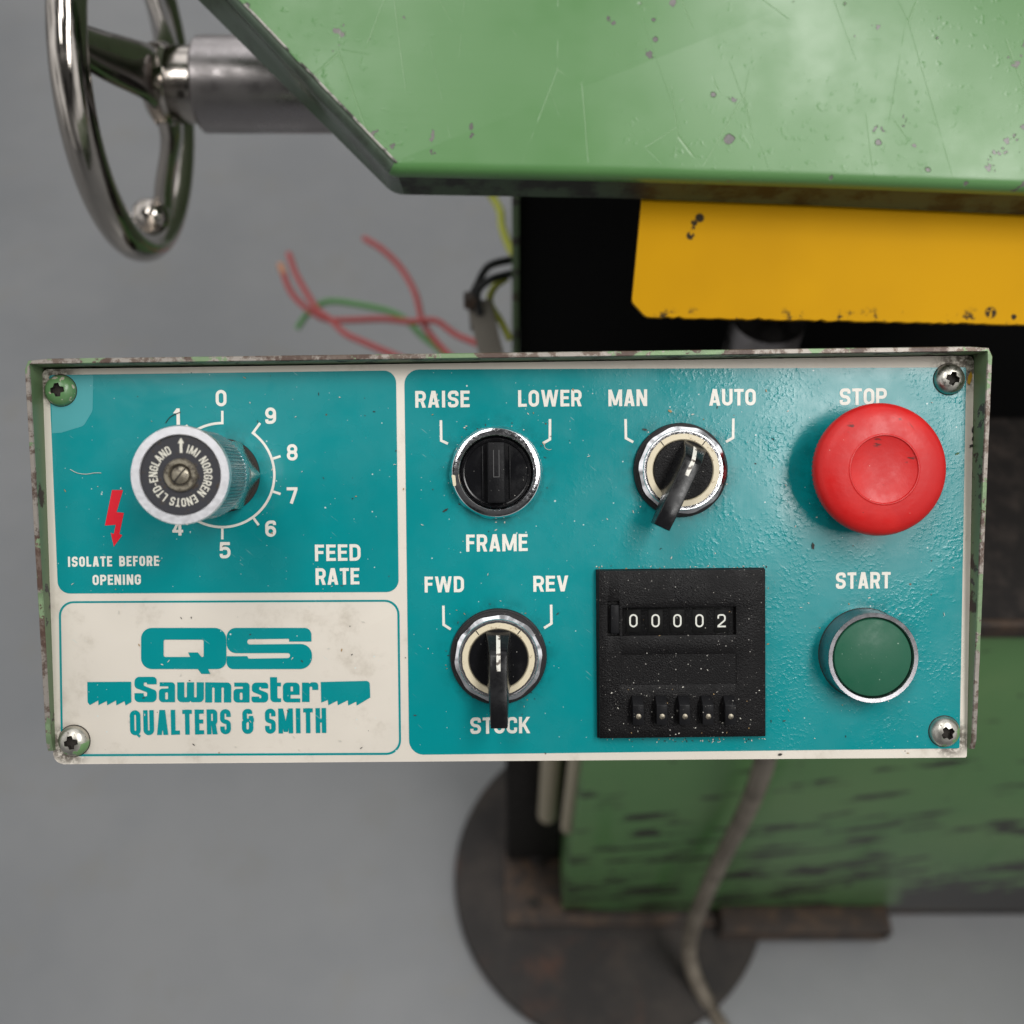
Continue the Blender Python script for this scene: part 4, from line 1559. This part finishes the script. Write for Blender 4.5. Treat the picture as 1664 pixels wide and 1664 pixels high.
def selector(px, py, ang, label, gasket_r, nut_rot):
    c = P(px, py, 0)
    rt = prop(empty('selector_switch', (*c, 0), panel, ang), label)
    G_ = gasket_r * u
    lathe_obj('gasket', [(40 * u, 0.00005), (G_, 0.00005), (G_ * 1.002, 0.0011), (G_ * .985, 0.0018), (G_ * .965, 0.0019), (G_ * .955, 0.0023), (40 * u, 0.0023)], RUBBER, rt, closed=True)
    nut('bezel_nut', 72.5 * u, 0.00235, 0.0058, CHROME, rt, 10, nut_rot, 0.74)
    lathe_obj('chrome_ring', [(52 * u, 0.0030), (64.5 * u, 0.0030), (64.5 * u, 0.0058), (63.6 * u, 0.0061), (61.5 * u, 0.0061), (60 * u, 0.0052), (52 * u, 0.0049)], CHROME_CLEAN, rt, closed=True)
    iv = lathe_obj('ivory_ring', [(45 * u, 0.0044), (59.5 * u, 0.0044), (59.4 * u, 0.0055), (58.6 * u, 0.0058), (49.5 * u, 0.0058), (48.8 * u, 0.0055), (45 * u, 0.0050)], IVORY, rt, closed=True)
    for a in (-38, 38):
        bm = bmesh.new()
        aa = math.radians(90 + a) - ang
        strokes_to_bm(bm, [('p', [Vector((50 * u * math.cos(aa), 50 * u * math.sin(aa))), Vector((58 * u * math.cos(aa), 58 * u * math.sin(aa)))], False)], 1.6 * u, lambda q, b: (q, b), 0.00583)
        me = bpy.data.meshes.new('position_tick')
        bm.to_mesh(me); bm.free()
        mk('position_tick', me, GRIME, rt, smooth=0)
    lathe_obj('knob', [(0, 0.0062), (46.5 * u, 0.0062), (48 * u, 0.0056), (48.2 * u, 0.0030), (0, 0.0030)], BLACK_GRAIN if ang else BLACK_GLOSS, rt)
    bm = bmesh.new()
    rows = []
    for (uu, zb, zt, wb, wt) in LEVER_ST:
        uu, zb, zt, wb, wt = [x / 1000 for x in (uu, zb, zt, wb, wt)]
        rows.append([bm.verts.new(p_) for p_ in ((-wb, uu, zb), (-wt, uu, zt), (wt, uu, zt), (wb, uu, zb))])
    for a, b in zip(rows[:-1], rows[1:]):
        for j in range(4):
            bm.faces.new((a[j], a[(j + 1) % 4], b[(j + 1) % 4], b[j]))
    bm.faces.new(rows[0])
    bm.faces.new(rows[-1][::-1])
    bmesh.ops.recalc_face_normals(bm, faces=bm.faces)
    es = [e for e in bm.edges if e.calc_face_angle(0) > 0.6]
    bmesh.ops.bevel(bm, geom=es, offset=0.00028, segments=3, profile=.5, affect='EDGES', clamp_overlap=True)
    mk('lever', from_bm('lever', bm), BLACK_LEVER, rt, smooth=32)
    # white pointer strip let into the lever
    bm = bmesh.new()
    st = [(s[0] / 1000, s[2] / 1000 + 0.00006) for s in LEVER_ST if s[0] > -5]
    st[0] = (0.0083, st[0][1] + 0.0004)
    st[-1] = (-0.0019, 0.01652)
    hw = 0.00062
    rows = [[bm.verts.new((x, uu, zt)) for x in (-hw, hw)] + [bm.verts.new((x, uu - 0.0002, zt - 0.0004)) for x in (hw, -hw)] for uu, zt in st]
    for a, b in zip(rows[:-1], rows[1:]):
        for j in range(4):
            bm.faces.new((a[j], a[(j + 1) % 4], b[(j + 1) % 4], b[j]))
    bm.faces.new(rows[0]); bm.faces.new(rows[-1][::-1])
    mk('pointer_strip', from_bm('pointer_strip', bm), INLAY, rt, smooth=25)
    return rt

selector(1105, 764, math.radians(-26), 'black lever selector switch with its lever turned aside', 76.5, 0.35)
selector(810, 1066, 0.0, 'black lever selector switch with its lever straight down', 78.5, 0.15)

# counter ----------------------------------------------------------------
CH = 0.0036
cc = P(1108, 1062, 0)
counter = prop(empty('preset_counter', (*cc, 0), panel), 'square black counter showing 00002 above five thumb levers')
def cx_(px):
    return P(px, 1062, CH)[0] - cc[0]
def cy_(py):
    return P(1108, py, CH)[1] - cc[1]
xs = [973, 988, 992, 1006.5, 1009.5, 1012, 1024, 1193, 1196, 1244]
ys = [926, 976, 987, 1032, 1063, 1112, 1134, 1182, 1198.5]
CXs = [cx_(x) for x in xs]
CYs = [cy_(y) for y in ys]
def hgt(i, j):
    xa, xb = (xs[i] + xs[i + 1]) / 2, (ys[j] + ys[j + 1]) / 2
    if 1012 < xa < 1196 and 987 < xb < 1032:
        return CH - 0.0017
    if 988 < xa < 1006.5 and 976 < xb < 1032:
        return CH - 0.0015
    if 1009.5 < xa < 1196 and 1063 < xb < 1112:
        return CH - 0.00025
    return CH
bm = bmesh.new()
NX, NY = len(xs) - 1, len(ys) - 1
H = [[hgt(i, j) for j in range(NY)] for i in range(NX)]
def quad(*p_):
    bm.faces.new([bm.verts.new(q_) for q_ in p_])
for i in range(NX):
    for j in range(NY):
        x0, x1, y0, y1, z = CXs[i], CXs[i + 1], CYs[j], CYs[j + 1], H[i][j]
        quad((x0, y1, z), (x1, y1, z), (x1, y0, z), (x0, y0, z))
        zr = H[i + 1][j] if i + 1 < NX else 0.00005
        if abs(zr - z) > 1e-6:
            quad((x1, y0, z), (x1, y1, z), (x1, y1, zr), (x1, y0, zr))
        if i == 0:
            quad((x0, y0, z), (x0, y0, 0.00005), (x0, y1, 0.00005), (x0, y1, z))
        zd = H[i][j + 1] if j + 1 < NY else 0.00005
        if abs(zd - z) > 1e-6:
            quad((x0, y1, z), (x0, y1, zd), (x1, y1, zd), (x1, y1, z))
        if j == 0:
            quad((x0, y0, z), (x1, y0, z), (x1, y0, 0.00005), (x0, y0, 0.00005))
bmesh.ops.remove_doubles(bm, verts=bm.verts, dist=1e-6)
bmesh.ops.recalc_face_normals(bm, faces=bm.faces)
es = [e for e in bm.edges if len(e.link_faces) == 2 and e.calc_face_angle(0) > 0.6 and max(v.co.z for v in e.verts) > CH - 1e-5 and min(v.co.z for v in e.verts) > CH - 1e-5 or
      (len(e.link_faces) == 2 and e.calc_face_angle(0) > .6 and abs(e.verts[0].co.z - e.verts[1].co.z) > 0.003)]
bmesh.ops.bevel(bm, geom=es, offset=0.0003, segments=2, profile=.5, affect='EDGES', clamp_overlap=True)
body = mk('body', from_bm('body', bm), BLACK_GRAIN, counter, smooth=30)
# flange under the body (thin step seen at the left)
lpb = [(cx_(970.5), cy_(1199.6)), (cx_(1245), cy_(1199.6)), (cx_(1245), cy_(925)), (cx_(970.5), cy_(925))]
prism_obj('flange', lpb, 0.00006, 0.0019, BLACK_PLAIN, counter, 0.0003)
zw = CH - 0.0017
off = (cc[0], cc[1])
for k, (dx_) in enumerate((1029.3, 1065.3, 1100.8, 1136.6, 1172.6)):
    c = P(dx_, 1009, zw + .0002)
    bm = bmesh.new()
    k_ = SC / mag(zw)
    box(bm, c[0] - off[0] - 12 * k_, c[0] - off[0] + 12 * k_, c[1] - off[1] - 19 * k_, c[1] - off[1] + 19 * k_, zw - 0.0006, zw + 0.00025, 0.0002)
    mk('digit_wheel', from_bm('digit_wheel', bm), WHEEL_BLACK, counter)
    text('2' if k == 4 else '0', dx_, 1008.6, 13.6, 21.5, 2.6, DIGIT_WHITE, counter, z=zw + 0.00032, h=zw + .0003, name='digit', o=off)
    for yy in (1001, 1016):
        bm = bmesh.new()
        c2 = P(dx_ + 15.5, yy, zw)
        box(bm, c2[0] - off[0] - 2.5 * k_, c2[0] - off[0] + 2.5 * k_, c2[1] - off[1] - 0.5 * k_, c2[1] - off[1] + .5 * k_, zw + 0.00002, zw + 0.0002)
        mk('tick_mark', from_bm('tick_mark', bm), BLACK_PLAIN, counter)
# reset slider
bm = bmesh.new()
k_ = SC / mag(CH)
c = P(999.5, 1006.5, CH + .0005)
box(bm, c[0] - off[0] - 7.3 * k_, c[0] - off[0] + 7.3 * k_, c[1] - off[1] - 24 * k_, c[1] - off[1] + 24 * k_, CH - 0.0016, CH + 0.0006, 0.0005, 3)
mk('reset_slider', from_bm('reset_slider', bm), BLACK_PLAIN, counter)
# faint embossed maker ring
c = P(1111.5, 962, CH)
bm = bmesh.new()
tube(bm, [(c[0] - off[0] + 15 * k_ * math.cos(2 * PI * k / 40), c[1] - off[1] + 15 * k_ * math.sin(2 * PI * k / 40), CH) for k in range(40)], 0.00011, 6, closed=True)
for xx, hh_ in ((-6, 5), (-2.5, 9), (1.5, 7), (5.5, 7)):
    tube(bm, [(c[0] - off[0] + xx * k_, c[1] - off[1] - hh_ * k_ * .6, CH), (c[0] - off[0] + (xx + 1) * k_, c[1] - off[1] + hh_ * k_ * .6, CH)], 0.00009, 6)
mk('maker_mark', from_bm('maker_mark', bm), BLACK_PLAIN, counter)
# thumb levers
for k, fx_ in enumerate((1037.5, 1076, 1113, 1151, 1187.5)):
    zt = CH + 0.0036
    kt = SC / mag(zt)
    c = P(fx_, 1162, zt)
    cxo, cyo = c[0] - off[0], c[1] - off[1]
    hw = 9.0 * kt
    yb, yt = cyo - 16.5 * kt, cyo + 16.5 * kt
    prof = [(yb - 1 * kt, CH - 0.0002), (yb, zt), (yt, zt), (yt + 12 * kt, CH + 0.0006), (yt + 12 * kt, CH - 0.0002)]
    bm = bmesh.new()
    lv = [bm.verts.new((cxo - hw, y, z)) for y, z in prof]
    rv = [bm.verts.new((cxo + hw, y, z)) for y, z in prof]
    bm.faces.new(lv); bm.faces.new(rv[::-1])
    for i in range(len(prof)):
        j = (i + 1) % len(prof)
        bm.faces.new((lv[i], rv[i], rv[j], lv[j]))
    bmesh.ops.recalc_face_normals(bm, faces=bm.faces)
    bmesh.ops.bevel(bm, geom=list(bm.edges), offset=0.00022, segments=2, profile=.5, affect='EDGES', clamp_overlap=True)
    mk('thumb_lever', from_bm('thumb_lever', bm), BLACK_PLAIN, counter)
    lathe_obj('pin', [(0, 0.00018), (3.0 * kt, 0.00014), (4.4 * kt, 0.00002), (4.4 * kt, -.0002), (0, -.0002)], BRASS, counter, (cxo + 0.2 * kt, cyo - 2.5 * kt, zt), 20)

# START push button --------------------------------------------------------
c = P(1403.5, 1061.5, 0)
st = prop(empty('start_button', (*c, 0), panel), 'green push button in a chrome bezel')
bh = 0.0090
R0, R1 = 74 * SC, 75 * SC / mag(bh)
lathe_obj('bezel', [(R0 * .8, 0.00005), (R0, 0.00005), (R0, 0.0008), (R1 * .997, 0.0016), (R1, bh - 0.0006), (R1 * .985, bh), (R1 * .90, bh - 0.0001), (R1 * .878, bh - 0.0007), (R1 * .875, 0.004), (R0 * .8, 0.004)], BEZEL_DULL, st, closed=True)
lathe_obj('button_cap', [(0, bh + 0.0006), (R1 * .4, bh + 0.0004), (R1 * .75, bh - 0.0002), (R1 * .84, bh - 0.0006), (R1 * .866, bh - 0.0012), (R1 * .868, 0.004), (0, 0.004)], GREEN_BTN, st)
lathe_obj('grime_ring', [(R0 * 1.0, 0.00021), (R0 * 1.012, 0.00021), (R0 * 1.015, 0.0001), (R0 * 1.0, .0001)], GRIME, st, seg=64, closed=True)

# STOP mushroom --------------------------------------------------------------
c = P(1403, 763.5, 0)
sb = prop(empty('stop_button', (*c, 0), panel), 'large red mushroom stop button')
RM = 0.02005
lathe_obj('collar', [(0, 0.00005), (0.0142, 0.00005), (0.0142, 0.0022), (0.0125, 0.0026), (0.0118, 0.0085), (0, 0.0085)], BLACK_PLAIN, sb)
bm = bmesh.new()
seg = 360
dz = 0.0
prof = [(0.0, 0.0078), (0.0150, 0.0078), (0.0188, 0.0095), (0.01975, 0.0112), (0.01985, 0.0126), (0.0201, 0.0131), (0.02015, 0.0142), (0.0199, 0.0154), (0.0192, 0.0166), (0.0178, 0.0176), (0.0158, 0.0182), (0.0132, 0.01855),
        (0.0109, 0.0187), (0.0107, 0.01872), (0.0105, 0.0189), (0.01025, 0.0189), (0.0101, 0.0186), (0.0100, 0.01845), (0.0080, 0.0180), (0.0040, 0.0176), (0, 0.0175)]
rings = []
for pi_, (r_, z_) in enumerate(prof):
    if r_ == 0:
        rings.append([bm.verts.new((0, 0, z_))])
        continue
    ring = []
    for k in range(seg):
        q = r_
        if pi_ in (2, 3, 4):
            q = r_ * (1 - (0.012 if (k // 2) % 2 else 0))
        a = 2 * PI * k / seg
        ring.append(bm.verts.new((q * math.cos(a), q * math.sin(a), z_)))
    rings.append(ring)
for a, b in zip(rings[:-1], rings[1:]):
    for k in range(seg):
        j = (k + 1) % seg
        if len(a) == 1:
            bm.faces.new((a[0], b[j], b[k]))
        elif len(b) == 1:
            bm.faces.new((a[k], a[j], b[0]))
        else:
            bm.faces.new((a[k], a[j], b[j], b[k]))
mk('mushroom_cap', from_bm('mushroom_cap', bm), RED_BTN, sb, smooth=40)

# FEED RATE needle valve knob -----------------------------------------------------
c = P(362.5, 772.5, 0)
kn = prop(empty('feed_knob', (*c, 0), panel), 'silver knurled flow valve knob with black lettered face')
nut('lock_nut', 0.0121, 0.0011, 0.0105, NUTM, kn, 6, 0.0)
lathe_obj('washer', [(0.004, 0.00005), (0.0116, 0.00005), (0.0116, 0.0010), (0.004, 0.0010)], GRIME, kn, closed=True)
TH_ = 0.0459
RT = 80.5 * SC / mag(TH_)
lathe_obj('collar', [(0, 0.0106), (0.0094, 0.0106), (0.0096, 0.0130), (0.0112, 0.0142), (0.0122, 0.0165), (0.0125, 0.0225), (0, 0.0225)], CHROME_CLEAN, kn)
bm = bmesh.new()
seg = 288
prof = [(0.0, 0.0226, 0), (0.0124, 0.0226, 0), (0.0130, 0.0234, 1), (0.0131, 0.0430, 1), (0.0130, 0.0436, 0)]
rings = []
for r_, z_, kf in prof:
    if r_ == 0:
        rings.append([bm.verts.new((0, 0, z_))])
        continue
    rings.append([bm.verts.new(((r_ - kf * (0.00045 if k % 4 in (0, 1) else 0)) * math.cos(2 * PI * k / seg), (r_ - kf * (0.00045 if k % 4 in (0, 1) else 0)) * math.sin(2 * PI * k / seg), z_)) for k in range(seg)])
for a, b in zip(rings[:-1], rings[1:]):
    for k in range(seg):
        j = (k + 1) % seg
        if len(a) == 1:
            bm.faces.new((a[0], b[j], b[k]))
        else:
            bm.faces.new((a[k], a[j], b[j], b[k]))
mk('knurled_sleeve', from_bm('knurled_sleeve', bm), metal('knurl_steel', (0.36, 0.36, 0.38), 0.22, 0.2, 0.0), kn, smooth=20)
RI = 65 * SC / mag(TH_)
lathe_obj('face_ring', [(RI, 0.0437), (RT * .985, 0.0437), (RT, 0.0441), (RT, TH_ - 0.0005), (RT * .985, TH_), (RI * 1.02, TH_), (RI, TH_ - .0003)], ALU, kn, closed=True)
ZD = TH_ - 0.0007
lathe_obj('face_disc', [(0, ZD), (RI * .985, ZD), (RI * .995, ZD - .0003), (RI * .995, 0.0437), (0, 0.0437)], KNOB_BLACK, kn)
rb = 26.5 * SC / mag(TH_)
lathe_obj('boss', [(rb * .62, ZD - .0002), (rb * 1.05, ZD - .0002), (rb, ZD + 0.0008), (rb * .93, ZD + 0.0011), (rb * .72, ZD + 0.0011), (rb * .62, ZD + .0004)], BRASS, kn, closed=True, seg=48)
lathe_obj('centre_screw', [(0, ZD + 0.0012), (rb * .3, ZD + 0.0011), (rb * .52, ZD + 0.0006), (rb * .60, ZD - .0001), (0, ZD - .0002)], BRASS, kn, seg=40)
bm = bmesh.new()
box(bm, -rb * .5, rb * .5, -0.00022, 0.00022, ZD + 0.0006, ZD + 0.00125)
slot = mk('slot', from_bm('slot', bm), GRIME, kn, rotz=math.radians(50))
# circular lettering and arrow
k_ = SC / mag(TH_)
txt = 'IMI NORGREN ENOTS LTD-ENGLAND'
cap_, tt_ = 14.0, 2.2
rin = 37.5
adv = []
for ch in txt:
    adv.append((GW.get(ch, .58) * 13.0 if ch != ' ' else 3.4) + 2.6)
tot = sum(adv)
a0, a1 = 77.0, 77.0 - 327.0
bm = bmesh.new()
pos = 0
for ch, ad in zip(txt, adv):
    mid = a0 + (a1 - a0) * (pos + ad / 2) / tot
    pos += ad
    if ch == ' ':
        continue
    wd = ad - 2.6
    an = math.radians(mid)
    t_ = min(tt_, wd)
    def fx(a, b, an=an, wd=wd):
        rr_ = (rin + b) * k_
        tx = (a - wd / 2) * k_
        return (rr_ * math.cos(an) + tx * math.sin(an), rr_ * math.sin(an) - tx * math.cos(an))
    strokes_to_bm(bm, glyph(ch, wd, cap_, t_), t_, fx, ZD + 0.00004)
strokes_to_bm(bm, [('q', [(-2.2, 36), (2.2, 36), (2.2, 52), (-2.2, 52)]), ('q', [(-5.2, 51.5), (5.2, 51.5), (0.6, 60), (-0.6, 60)])], 1, lambda a, b: ((a + 1.5) * k_, b * k_), ZD + 0.00004)
me = bpy.data.meshes.new('lettering')
bm.to_mesh(me); bm.free()
mk('lettering', me, plastic('knob_letter_white', (0.62, 0.60, 0.52), 0.5, dust=0), kn, smooth=0)

# ------------------------------------------------------------------ swarf and dust lying on the panel
bm = bmesh.new()
def flake(px, py, z, ln, wd, ang, th=0.00012):
    c = P(px, py, z)
    ca, sa = math.cos(ang), math.sin(ang)
    pts = [(-ln, -wd * .6), (ln * .3, -wd), (ln, wd * .2), (ln * .1, wd), (-ln * .8, wd * .7)]
    lo2 = [bm.verts.new((c[0] + (x * ca - y * sa), c[1] + (x * sa + y * ca), z)) for x, y in pts]
    hi2 = [bm.verts.new((v.co.x, v.co.y, z + th * random.uniform(.5, 1.4))) for v in lo2]
    fs = [bm.faces.new(hi2)]
    for i in range(5):
        j = (i + 1) % 5
        fs.append(bm.faces.new((lo2[i], lo2[j], hi2[j], hi2[i])))
    mi_ = random.choice((0, 0, 1, 1, 2))
    for f in fs:
        f.material_index = mi_
for k in range(170):
    px, py = random.uniform(100, 1560), random.uniform(610, 1225)
    flake(px, py, 0.00025, random.uniform(.00015, .0006), random.uniform(.00008, .0002), random.uniform(0, PI))
for k in range(70):          # along the counter edges and inside its lower half
    px = random.uniform(968, 1248)
    py = random.choice((random.uniform(919, 925), random.uniform(1200, 1206)))
    flake(px, py, 0.00025, random.uniform(.00012, .0004), random.uniform(.00008, .0002), random.uniform(0, PI))
for k in range(75):
    px, py = random.uniform(985, 1238), random.uniform(1115, 1195) if random.random() < .7 else random.uniform(940, 1195)
    flake(px, py, CH + 0.00003, random.uniform(.0001, .00035), random.uniform(.00006, .00018), random.uniform(0, PI))
for k in range(40):
    a = random.uniform(0, 2 * PI)
    px, py = random.choice(((806, 768, 80), (810, 1066, 82), (1105, 764, 80), (1403, 1061, 78)))[:3][:2], 0
    (bx_, by_) = px
    rr_ = random.uniform(79, 92)
    flake(bx_ + rr_ * math.cos(a), by_ + rr_ * math.sin(a), 0.00025, random.uniform(.0001, .0004), random.uniform(.00008, .0002), random.uniform(0, PI))
def strand(pts, r, mi_):
    q_ = spline([(*P(x, y), 0.00032) for x, y in pts], 6)
    n0 = len(bm.faces)
    tube(bm, q_, r, 5)
    bm.faces.ensure_lookup_table()
    for f in bm.faces[n0:]:
        f.material_index = mi_
strand([(269.5, 687.5), (276, 678.7), (284, 673.8), (294, 669.7)], 0.00013, 0)
strand([(115, 763), (126, 768.5), (140, 770.5), (154, 768.5), (165, 768.5)], 0.00011, 1)
strand([(884, 722), (886, 728), (892, 731), (896, 730)], 0.00008, 1)
for (qx, qy, ln, wd, an, col_) in ((1581, 698, .0011, .0004, 1.5, 0), (1582, 712, .0009, .0005, 1.3, 0), (1579, 724, .0008, .0004, .4, 0), (1576, 614, .0022, .0007, 1.35, 3), (1321, 887, .0011, .0005, 1.6, 0),
                                   (1048, 698, .0009, .0003, -.2, 0), (1556, 737, .0008, .0003, .4, 4), (1089, 668, .0007, .0004, -.5, 2), (724, 829, .0011, .0003, .55, 0), (1268, 1226, .0007, .0004, .2, 0)):
    n0 = len(bm.faces)
    flake(qx, qy, 0.00027, ln, wd, an)
    bm.faces.ensure_lookup_table()
    for f in bm.faces[n0:]:
        f.material_index = col_
sw = mk('swarf_specks', from_bm('swarf_specks', bm), [plastic('dark_swarf', (0.03, 0.028, 0.025), 0.5, dust=0), plastic('pale_swarf', (0.55, 0.53, 0.47), 0.5, dust=0), plastic('tan_swarf', (0.34, 0.22, 0.10), 0.5, dust=0), plastic('yellow_paint_fleck', (0.42, 0.24, 0.02), 0.5, dust=0), plastic('green_fleck', (0.06, 0.12, 0.04), 0.5, dust=0)], None, smooth=0)
sw.matrix_world = PM
prop(sw, 'fine swarf flakes and dust scattered over the panel face', 'swarf', kind='stuff')
